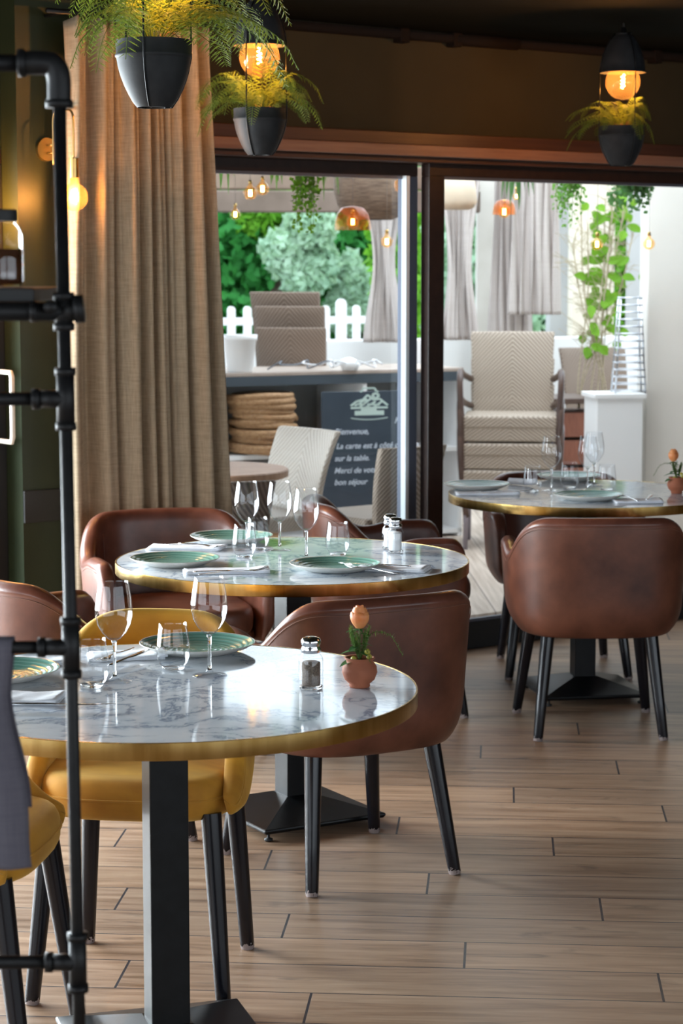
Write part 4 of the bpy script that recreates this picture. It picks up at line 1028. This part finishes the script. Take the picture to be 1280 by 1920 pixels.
for (x0,z0_,x1,z1_) in ((-.088,.012,-.06,.038),(-.06,.038,-.03,.046),(-.03,.046,-.008,.074),(-.008,.074,.02,.045),(.02,.045,.05,.050),(.05,.05,.088,.012),(-.07,.012,-.01,.05),(-.05,.0,.01,.055),(-.02,.0,.03,.035),(.02,.0,.06,.035),(-.088,.0,.088,.0),(-.06,.02,-.02,.02),(-.01,.02,.05,.015)): bar_(x0,z0_,x1,z1_,.011)
for i in range(12):
    t0, t1 = -1+i/6, -1+(i+1)/6; bar_(.088*t0, -.058-.010*(1-t0*t0), .088*t1, -.058-.010*(1-t1*t1), .005)
bar_(-.07,-.030,.07,-.030,.026); bar_(-.040,-.012,.035,-.012,.012)
bar_(-.045,.093,-.035,.093,.008); bar_(-.034,.093,-.030,.110,.009); bar_(-.032,.112,.030,.112,.009); bar_(.028,.110,.033,.093,.009); bar_(.034,.093,.044,.093,.008)
finish('emblem', bm, logo_mat, cbd, False)

# round teak table
tt = thing('garden_table', 'round wooden outdoor table partly hidden by the curtain edge', 'table', (X_(540, 8.85)-.36, 8.85, DK))
bm = BM(); lathe(bm, [(0,.612),(.35,.612),(.36,.617),(.36,.642),(.355,.647),(0,.647)], 64); edge_split(finish('table_top', bm, wood_top, tt))
bm = BM(); lathe(bm, [(0,.0),(.20,.0),(.20,.012),(.03,.03),(.03,.612),(0,.612)], 32); edge_split(finish('pedestal', bm, steel_black, tt))

# rattan chairs
def rattan_chair(m, W=.42, SH=.42, BHt=.80, arms=False, lean=.10, frame=None):
    root = thing('rattan_chair', 'x', 'chair', (0,0,0), 0)
    frame = frame or m
    bm = BM(); N, K = 8, 10; F, B = [], []
    for j in range(K+1):
        t = j/K; z = SH-.04+(BHt-SH+.04)*t; y = -.20-lean*t*t-.01; hw = W/2*(1-.0*t)*(.90+.10*t)
        F.append([bm.verts.new((-hw+2*hw*i/N, y-.025*(1-((i-N/2)/(N/2))**2), z)) for i in range(N+1)])
        B.append([bm.verts.new((-hw+2*hw*i/N, y-.032-.025*(1-((i-N/2)/(N/2))**2), z)) for i in range(N+1)])
    for j in range(K):
        for i in range(N):
            bm.faces.new((F[j][i], F[j][i+1], F[j+1][i+1], F[j+1][i])); bm.faces.new((B[j][i], B[j+1][i], B[j+1][i+1], B[j][i+1]))
        bm.faces.new((F[j][0], F[j+1][0], B[j+1][0], B[j][0])); bm.faces.new((F[j][N], B[j][N], B[j+1][N], F[j+1][N]))
    for i in range(N):
        bm.faces.new((F[K][i], F[K][i+1], B[K][i+1], B[K][i])); bm.faces.new((F[0][i], B[0][i], B[0][i+1], F[0][i+1]))
    bevel(finish('backrest', bm, m, root), .008)
    bm = BM(); box(bm, (0, .01, SH-.035), (W*1.08, .44, .07)); bevel(finish('seat', bm, m, root, False), .015, 3)
    bm = BM(); box(bm, (0, .215, SH-.08), (W*1.06, .02, .11)); bevel(finish('apron', bm, m, root, False), .006)
    for sx in (-1, 1):
        for y, ty in ((.20, .20), (-.20, -.19)):
            bm = BM(); tube(bm, [(sx*W*.50, ty, SH-.03), (sx*W*.51, y*1.04, 0)], .013, 10); finish('leg', bm, frame, root)
    if arms:
        for sx in (-1, 1):
            bm = BM(); tube(bm, spline([(sx*W*.50,.20,SH-.25),(sx*W*.56,.21,SH),(sx*W*.58,.20,SH+.16),(sx*W*.58,.13,SH+.225),(sx*W*.56,-.05,SH+.20),(sx*W*.49,-.22,SH+.17)], 6), .017, 10); finish('armrest', bm, dark_wood, root)
    return root
rw = rattan_chair(rattan_lit, .43, .42, .768); rw['label'] = 'rattan chair coloured pale as strongly lit, turned sideways beside the round wooden table outside'
# its back runs from (-.267,9.29) to (-.011,8.96)
rw.location = (-.203-.25*.79, 9.40-.25*.61, DK); rw.rotation_euler.z = yaw_of(-.79, -.61)
r2 = rattan_chair(rattan, .36, .42, .725, lean=.06); r2['label'] = 'grey-beige rattan chair back directly behind the left door glass, next to the jamb'
mid = Vector((.250, 9.09, 0)); r2.location = (mid.x-.607*.20, mid.y+.794*.20, DK); r2.rotation_euler.z = yaw_of(-.607, .794)
r0 = rattan_chair(rattan_dk, .42, .42, .66); r0['label'] = 'brown rattan chair just showing at the curtain edge below the round wooden table'; r0.location = (X_(405, 8.6)-.02, 8.50, DK); r0.rotation_euler.z = yaw_of(-.2, 1)
Y_ = 11.35; sc_ = rattan_chair(rattan, .455, .42, .845, True, .06, mat('lavender_grey_metal', (.30,.27,.31), .4, .5))
for k, (zo, lab) in enumerate(((0, 'lowest rattan armchair of the stack of three outside the right glass door'), (.14, 'middle rattan armchair of the stack of three outside the right glass door'), (.285, 'top rattan armchair of the stack of three outside the right glass door, whole back showing'))):
    loc = (X_(960, Y_), Y_+.015*k, DK+zo)
    o = sc_ if k == 0 else dup(sc_, loc, yaw_of(-.10, -1)); o.location = loc; o.rotation_euler.z = yaw_of(-.10, -1); o['label'] = lab; o['group'] = 'stacked rattan armchairs by the right door'
bc = rattan_chair(rattan_dk, .40, .42, .86)
for k, (pc, yt, lab) in enumerate(((563, 611, 'front brown rattan chair back of the three behind the counter, widest and lowest'), (561, 572, 'middle brown rattan chair back of the three behind the counter'), (552, 546, 'rear brown rattan chair back of the three behind the counter, highest'))):
    Yk = 12.28+.08*k; zt2 = Z_(yt, Yk)
    o = bc if k == 0 else dup(bc, (0,0,0), 0); o.location = (X_(pc, Yk), Yk-.25*0, zt2-.86); o.rotation_euler.z = yaw_of(.15, 1); o['label'] = lab; o['group'] = 'rattan chairs stacked behind the counter'
plat = thing('storage_crate', 'dark crate behind the counter carrying the brown rattan chairs', 'crate', (X_(560, 12.45), 12.42, DK-.12), math.radians(10))
bm = BM(); hgt = Z_(611, 12.28)-.86-DK+.12; box(bm, (0,0,hgt/2), (.6,.55,hgt)); bevel(finish('crate_body', bm, dark_wood, plat, False), .01)
r5 = rattan_chair(rattan_dk, .44, .42, .9, False); r5['label'] = 'brown rattan chair behind the white pedestal and wire cage heater'; Yk = 12.95; r5.location = (X_(1150, Yk), Yk, Z_(655, Yk)-.9); r5.rotation_euler.z = yaw_of(.3, -1)
rc = thing('wooden_crate', 'red-brown slatted wooden crate behind the stacked rattan armchairs', 'crate', (X_(1090, 12.0), 12.15, 0), .2)
for k in range(5):
    bm = BM(); box(bm, (0, 0, .08+.155*k), (.34, .4, .135)); bevel(finish('slat', bm, red_wood, rc, False), .004)
bm = BM(); box(bm, (0, 0, .835), (.44, .46, .03)); bevel(finish('lid', bm, dark_wood, rc, False), .004)

# white pedestal with the wire cage heater
Yh = 10.75; xa, xb = X_(1111, Yh), X_(1207, Yh); ztp = Z_(739, Yh)
wp = thing('white_pedestal', 'white square pedestal block outside the right glass door', 'pedestal', ((xa+xb)/2, Yh+.15, DK-.0), .12)
bm = BM(); box(bm, (0,0,(ztp-DK)/2-.01), (xb-xa-.02,.28,ztp-DK-.02)); bevel(finish('block', bm, white_paint, wp, False), .004)
bm = BM(); box(bm, (0,0,ztp-DK-.012), (xb-xa+.01,.30,.024)); bevel(finish('cap', bm, white_paint, wp, False), .003)
ht = thing('wire_heater', 'tapered steel wire cage of a flame heater standing on the white pedestal', 'heater', ((X_(1186, Yh)), Yh+.13, ztp))
hh = Z_(557, Yh)-ztp
for sx, sy in ((-1,-1),(1,-1),(1,1),(-1,1)):
    bm = BM(); tube(bm, [(sx*.076, sy*.076, 0), (sx*.050, sy*.050, hh)], .005, 8); finish('corner_post', bm, dullmetal, ht)
for k in range(14):
    t = k/13; h_ = .080-.026*t; z = .01+(hh-.015)*t; bm = BM(); tube(bm, [(-h_,-h_,z),(h_,-h_,z),(h_,h_,z),(-h_,h_,z),(-h_,-h_,z)], .0036, 6); finish('wire_ring', bm, dullmetal, ht)

# columns and house walls on the right
def pxbox(name, pl_, pr_, Yf, dp, z0, z1, m, kind=True, label=None, cat=None):
    xa, xb = X_(pl_, Yf), X_(pr_, Yf); bm = BM(); box(bm, ((xa+xb)/2, Yf+dp/2, (z0+z1)/2), (xb-xa, dp, z1-z0)); o = finish(name, bm, m, None, False); bevel(o, .006)
    if kind: o['kind'] = 'structure'
    else: tag(o, label, cat)
    return o
pxbox('wall_terrace_right', 1213, 2100, 10.9, .3, -.02, 3.2, m_noisy('warm_white_render', (.70,.66,.60), (.76,.72,.66), .7, 3, .1))
pxbox('wall_terrace_cream', 1072, 1150, 14.6, .3, -.02, 3.6, cream_wall)
pxbox('wall_terrace_grey', 1030, 1078, 15.1, .3, -.02, 3.6, greywall)
pxbox('column', 893, 932, 13.3, .14, -.02, 3.4, m_noisy('pale_stone_column', (.50,.47,.42), (.60,.57,.52), .8, 4, .1), False, 'pale stone column between the two terrace drapes', 'column')
pxbox('steel_post', 933, 948, 12.9, .05, -.02, Z_(405, 12.9), steel_black, False, 'thin black steel post with a bulb reflection above it, between column and drape', 'post')
pxbox('garden_post', 1176, 1206, 14.2, .12, -.02, 3.4, greywall, False, 'pale grey post behind the vine at the right', 'post')
pxbox('wall_terrace_far', 1228, 1700, 16, .2, -.02, 4, white_wall)

# drapes
def drape_obj(pl_, pr_, Y, ztop, zbot, folds, seed, label, gather=None, flare=1.0):
    NU, NZ = 120, 40; bm = BM(); G = []; rnd = random.Random(seed); ph = rnd.uniform(0, 6)
    for j in range(NZ+1):
        t = j/NZ; z = ztop+(zbot-ztop)*t; xa, xb = X_(pl_, Y), X_(pr_, Y); xm = (xa+xb)/2; hw = (xb-xa)/2*(1+(flare-1)*t); row = []
        k_ = 1
        if gather:
            zg, wf = gather
            k_ = 1-(1-wf)*(sstep(ztop-zg, 0, z-zg) if z > zg else 1-.45*sstep(0, zg-zbot, zg-z))
        for i in range(NU+1):
            s = i/NU; x = xm+(s*2-1)*hw*k_+.012*math.sin(s*30+t*3); y = Y+.022*math.sin(2*PI*folds*s+ph+.5*math.sin(t*4))+.005*math.sin(2*PI*folds*2.3*s)
            row.append(bm.verts.new((x, y, z)))
        G.append(row)
    for j in range(NZ):
        for i in range(NU): bm.faces.new((G[j][i], G[j][i+1], G[j+1][i+1], G[j+1][i]))
    o = finish('terrace_drape', bm, drape); o.modifiers.new('cloth', 'SOLIDIFY').thickness = .004; tag(o, label, 'curtain', 'tied taupe drapes on the terrace'); return o
drape_obj(660, 778, 12.9, 2.31, Z_(642, 12.9), 6, 1, 'taupe drape tied at mid height, left of the door jamb', (Z_(492, 12.9), .32))
drape_obj(815, 905, 12.6, 2.31, Z_(640, 12.4), 6, 2, 'taupe drape tied at mid height, just right of the door jamb', (Z_(505, 12.4), .45))
drape_obj(955, 1045, 12.7, 2.31, Z_(590, 12.7), 6, 3, 'wide pale drape hanging loose in the middle of the right glass', None, 1.05)
drape_obj(925, 985, 12.85, 2.31, Z_(632, 12.95), 5, 4, 'narrow pale drape hanging lower, beside the thin black post', None, 1.35)

rl = thing('drape_rail', 'thin rail above the glass from which the terrace drapes hang', 'rail', (X_(640, 12.7), 12.7, 2.32), .0)
bm = BM(); tube(bm, [(-.1,0,0),(2.2,0,0)], .012, 8); finish('rail_bar', bm, steel_black, rl)
# pergola roof over the left of the terrace
bm = BM(); ubox(bm, 2.0, 6.2, .25, 4.6, 2.22, 2.30); struct('ceiling_terrace', bm, m_noisy('brown_stained_boards', (.09,.055,.035), (.15,.095,.065), .6, 6, .1))
bmm = thing('roof_beam', 'dark timber beam under the far edge of the terrace roof', 'beam', (X_(560, 13.0), 13.0, Z_(378, 13.0)), .1)
bm = BM(); box(bm, (-.2,0,.0), (2.6,.12,.13)); bevel(finish('beam_body', bm, m_noisy('weathered_beam', (.10,.07,.05), (.16,.115,.09), .7, 6, .1), bmm, False), .01)
bm = BM(); box(bm, (-.2,0,.14), (2.6,.05,.14)); bevel(finish('fascia_board', bm, m_noisy('fascia', (.13,.085,.06), (.2,.14,.10), .7, 6, .1), bmm, False), .01)
# big woven shade, cream fabric shade
ws = thing('woven_lampshade', 'large brown woven pendant shade hanging at the top of the left glass', 'pendant lamp', (X_(700, 10.8), 10.8, Z_(412, 10.8)))
bm = BM(); lathe(bm, [(.10,0),(.155,.03),(.185,.08),(.20,.14),(.20,.22),(.19,.28),(.185,.28),(.19,.22),(.19,.14),(.175,.08),(.145,.035),(.09,.008)], 40); finish('lamp_shade', bm, m_noisy('dark_woven_raffia', (.10,.065,.045), (.24,.165,.115), .8, 18, .5, 60, .004, (1,1,7)), ws)
bm = BM(); tube(bm, [(0,0,.28),(0,0,.50)], .005, 6); tube(bm, [(-.19,0,.28),(.19,0,.28)], .004, 6); finish('cord', bm, black_mat, ws)
fs = thing('fabric_lampshade', 'cream fabric pendant shade at the top left of the right glass', 'pendant lamp', (X_(855, 10.6), 10.6, Z_(394, 10.6)))
bm = BM(); lathe(bm, [(0,.0),(.06,.002),(.085,.012),(.100,.04),(.092,.10),(.080,.19),(.078,.19),(0,.19)], 40); finish('lamp_shade', bm, m_noisy('cream_fabric', (.60,.50,.38), (.68,.58,.45), .9, 9, .1), fs)
bm = BM(); tube(bm, [(0,0,.19),(0,0,.5)], .004, 6); finish('cord', bm, black_mat, fs)
amber = m_thin_glass('orange_reflected_glow', (1,.74,.52), 1.3)  # tinted shell imitates the mirrored glow of orange lampshades in the room
_nt = amber.node_tree; _o = [n for n in _nt.nodes if n.type == 'OUTPUT_MATERIAL'][0]; _src = _o.inputs[0].links[0].from_socket
_tl = _nt.nodes.new('ShaderNodeBsdfTranslucent'); _tl.inputs[0].default_value = (.9,.25,.06,1); _mx = _nt.nodes.new('ShaderNodeMixShader'); _mx.inputs[0].default_value = .07
_nt.links.new(_src, _mx.inputs[1]); _nt.links.new(_tl.outputs[0], _mx.inputs[2]); _nt.links.new(_mx.outputs[0], _o.inputs[0])
# bulbs and cords built outside to imitate lamps mirrored in the door glass
cord_mat = mat('grey_cord', (.25,.22,.20), .7)
for k, (px, py, Y, R, lab) in enumerate(((469, 362, 9.6, .030, 'left of the two close amber bulb reflections at the top of the left glass'), (492, 354, 9.9, .030, 'right of the two close amber bulb reflections at the top of the left glass'), (441, 402, 10.6, .026, 'small bulb reflection below the pair, near the curtain edge'),
        (661, 416, 10.0, .028, 'bulb reflection with an orange shade glow, in front of the trees'), (725, 453, 10.0, .028, 'bulb reflection in front of the tied drape'), (755, 347, 9.3, .038, 'bulb reflection at the top right corner of the left glass'),
        (945, 397, 10.2, .030, 'bulb reflection with a small orange shade glow above the thin black post'), (1119, 458, 10.0, .028, 'left of the two bulb reflections level with the vine leaves'), (1216, 457, 10.0, .028, 'right of the two bulb reflections, in front of the white wall'), (968, 368, 10.5, .018, 'small dim bulb reflection beside the hanging ivy'))):
    p = dep(px, py, Y); r = thing('bulb_reflection', lab, 'light bulb', p, 0, 'bulbs modelled for lamp reflections in the door glass')
    prof = [(.008, R+.012), (.009, R+.004)]+[(R*math.sin(PI*i/16) if i < 16 else 0, R*math.cos(PI*i/16)) for i in range(3, 17)]
    bm = BM(); lathe(bm, prof, 24); finish('bulb_glass', bm, bulb_glass, r)
    bm = BM(); tube(bm, [(0,0,-R*.45),(0,0,R*.45)], R*.24, 8); finish('filament', bm, filament, r)
    bm = BM(); lathe(bm, [(0,R+.010),(.008,R+.010),(.008,R+.026),(0,R+.028)], 12); finish('socket', bm, brass_plain, r)
    bm = BM(); tube(bm, [(0,0,R+.026),(0,0,2.35-p.z if p.z < 2.2 else .2)], .0012, 5); finish('cord', bm, cord_mat, r)
    if k in (3, 6):
        R_ = .085 if k == 3 else .055; bm = BM(); lathe(bm, [(x*R_, z*R_+R*.9) for x, z in ((.2,.55),(.62,.45),(.88,.1),(1,-.5),(.99,-.75))], 32); finish('shade_reflection', bm, amber, r)

# ------------------------------------------------------------ plants outside
def foliage(bm, c, rad, n, size, rnd, droop=0):
    c = Vector(c)
    for _ in range(n):
        while True:
            v = Vector((rnd.uniform(-1,1), rnd.uniform(-1,1), rnd.uniform(-1,1)))
            if .25 < v.length < 1: break
        p = c+Vector((v.x*rad[0], v.y*rad[1], v.z*rad[2])); s = size*rnd.uniform(.6,1.4)
        d = Vector((rnd.uniform(-1,1), rnd.uniform(-1,1), rnd.uniform(-1,1)-droop)).normalized(); e = d.orthogonal().normalized()*s*.32; e.rotate(Matrix.Rotation(rnd.uniform(0,6), 3, d))
        bm.faces.new([bm.verts.new(q) for q in (p-d*s*.5, p+e, p+d*s*.5, p-e)])
def tree(px, Y, zc_, rad, m, label, seed, n=3500, size=.13, blobs=9):
    rnd = random.Random(seed); x = X_(px, Y); root = thing('garden_tree', label, 'tree', (x, Y, -.02), 0, 'trees and shrubs beyond the terrace')
    bm = BM(); tube(bm, [(0,0,0),(.03,0,zc_*.5),(0,.02,zc_)], [.09,.07,.03], 8); finish('trunk', bm, bark, root)
    bm = BM()
    for b in range(blobs):
        a = rnd.uniform(0, 6.28); k = rnd.uniform(0, .6); foliage(bm, (rad[0]*k*math.cos(a), rad[1]*k*math.sin(a), zc_+rad[2]*rnd.uniform(-.65,.65)), (rad[0]*.5, rad[1]*.5, rad[2]*.42), n//blobs, size, rnd)
    finish('crown', bm, m, root, False, recalc=False)
tree(430, 18.5, 1.15, (1.5,1.0,1.5), tree_a, 'bright green fir beyond the fence at the left of the glass', 1, 9000, .12, 14)
tree(505, 20.5, 1.7, (1.6,.9,1.7), tree_d, 'deep green tree behind the fir and the silver shrub', 2, 8000, .15, 12)
tree(572, 17.6, 1.74, (.36,.3,.40), tree_b, 'silver-green variegated tree in the middle of the left glass', 3, 6500, .085, 12)
tree(655, 17.9, 1.35, (.20,.2,.42), tree_b, 'silver-green shrub low beside the tied drape', 4, 4500, .075, 10)
tree(690, 19.5, 1.5, (.9,.7,1.5), tree_a, 'green shrub between the silver shrub and the tied drape', 5, 5000, .12, 10)
tree(515, 18.0, 2.0, (.42,.4,.4), tree_c, 'lime green young tree top above the fir', 6, 2500, .08, 7)
tree(760, 16.6, 1.2, (.35,.3,1.2), tree_c, 'lime green shrub behind the jamb end of the tied drape', 7, 2500, .08, 8)
tree(1165, 17.5, 1.6, (.50,.4,1.3), tree_c, 'lime green tree behind the vine in the right glass', 8, 4500, .09, 10)
tree(880, 18.5, 1.7, (1.1,.6,1.6), tree_b, 'pale green tree behind the column and drapes', 9, 5000, .11, 10)
tree(300, 19.5, 1.7, (1.7,.9,1.7), tree_d, 'deep green tree hidden behind the curtain edge', 10, 4000, .16, 10)
# hedge closing the view
bm = BM(); rnd = random.Random(99)
for k in range(16): foliage(bm, (-4.5+.85*k, 23+.35*k, 1.6+rnd.uniform(-.2,.3)), (.75,.5,2.0), 1500, .20, rnd)
tag(finish('hedge', bm, tree_d, None, False, recalc=False), 'tall dark green hedge closing the garden', 'hedge')
def hanging_plant(px, py0, py1, Y, w_, n, m, label, seed, bladey=False, leaf=.018):
    rnd = random.Random(seed); p = dep(px, py0, Y); L = p.z-dep(px, py1, Y).z
    root = thing('hanging_plant', label, 'plant', (p.x, p.y, p.z+.12), 0, 'plants hanging under the terrace roof')
    bm = BM(); lathe(bm, [(0,0),(w_*.35,.0),(w_*.45,.06),(w_*.43,.06),(0,.05)], 16); tube(bm, [(0,0,.05),(0,0,.25)], .003, 5); finish('basket', bm, black_mat, root)
    bm = BM(); st = BM()
    for k in range(n):
        a = rnd.uniform(0, 6.28); r = w_*rnd.uniform(.15,1); l = (L+.12)*rnd.uniform(.35,1)*(1.0 if r < w_*.5 or not bladey else .8)
        if bladey:
            pts = spline([(0,0,.05),(math.cos(a)*r*.7, math.sin(a)*r*.7, .05-.0*l),(math.cos(a)*r, math.sin(a)*r, -l*.5),(math.cos(a)*r*1.15, math.sin(a)*r*1.15, -l)], 5); prev = None
            s = Vector((-math.sin(a), math.cos(a), 0))
            for i, q in enumerate(pts):
                wv = .010*math.sin(PI*(i/(len(pts)-1)*.95+.03)); cur = (bm.verts.new(q-s*wv), bm.verts.new(q+s*wv))
                if prev: bm.faces.new((prev[0], prev[1], cur[1], cur[0]))
                prev = cur
        else:
            pts = spline([(0,0,.04),(math.cos(a)*r*.6, math.sin(a)*r*.6, .05),(math.cos(a)*r, math.sin(a)*r, -l*.4),(math.cos(a)*r*.9, math.sin(a)*r*.9, -l)], 7); tube(st, pts, .0012, 4, False)
            for q in pts[4:]:
                for _ in range(3):
                    d = Vector((rnd.uniform(-1,1), rnd.uniform(-1,1), rnd.uniform(-1,.4))).normalized(); c = q+d*rnd.uniform(.004,.02); e = d.orthogonal().normalized()
                    e.rotate(Matrix.Rotation(rnd.uniform(0,6), 3, d)); e *= leaf*.5; bm.faces.new([bm.verts.new(v) for v in (c, c+d*leaf*.5+e, c+d*leaf, c+d*leaf*.5-e)])
    if st.verts: finish('trailing_stem', st, stem_mat, root)
    else: st.free()
    finish('foliage', bm, m, root, False, recalc=False)
ivy = make_leafy('dark_ivy', (.05,.14,.05), (.12,.26,.10)); grassy = make_leafy('grassy_leaf', (.09,.26,.05), (.20,.42,.10))
hanging_plant(571, 322, 432, 9.3, .06, 22, vine_mat, 'bright green trailing plant hanging longest in the left glass', 11, False, .02)
hanging_plant(600, 322, 392, 9.4, .085, 26, grassy, 'grassy plant with drooping blades right of the long trailing plant', 12, True)
hanging_plant(512, 320, 378, 9.4, .06, 12, grassy, 'small grassy plant with drooping blades left of the long trailing plant', 13, True)
hanging_plant(420, 318, 372, 9.1, .06, 9, grassy, 'grassy plant just right of the linen curtain', 14, True)
hanging_plant(968, 336, 400, 10.0, .09, 30, ivy, 'dark grassy plant at the top centre of the right glass', 15, True)
hanging_plant(1066, 338, 430, 10.2, .07, 20, grassy, 'trailing plant with small round leaves in the right glass', 16, False, .02)
hanging_plant(1188, 338, 392, 10.1, .10, 26, ivy, 'bushy dark ivy at the top right of the right glass', 17, False, .028)
# climbing vine on twigs in a planter
vr = thing('climbing_vine', 'leafy climbing vine with bare twigs behind the wire cage heater', 'plant', (X_(1120, 12.0), 12.35, DK))
rnd = random.Random(5); st = BM(); lf = BM(); zb_, zt3 = .9, Z_(350, 12.3)
for k in range(9):
    x1 = rnd.uniform(-.13,.28); pts = spline([(rnd.uniform(-.05,.1),0,.0),(rnd.uniform(-.08,.12),0,.7),(x1*.6,rnd.uniform(-.05,.05),1.3),(x1,rnd.uniform(-.1,.1),rnd.uniform(1.5,zt3-DK))], 8); tube(st, pts, .004, 5, False)
    for q in pts[12:]:
        for _ in range(3):
            e = q+Vector((rnd.uniform(-.16,.1), rnd.uniform(-.05,.05), rnd.uniform(-.02,.14))); tube(st, [q, (q+e)/2+Vector((0,0,.01)), e], .0014, 4, False)
            if rnd.random() < .30 and e.x > -.04: leafshape(lf, e, (rnd.uniform(-1,1), rnd.uniform(-.6,.2), rnd.uniform(-1,.2)), (0,-1,.3), rnd.uniform(.05,.095), .026, .3)
finish('twig', st, mat('pale_twig', (.36,.30,.20), .8), vr); finish('leaf', lf, vine_mat, vr, False, recalc=False)
bm = BM(); lathe(bm, [(0,0),(.14,0),(.17,.30),(.16,.30),(0,.28)], 24); finish('planter', bm, greywall, vr)
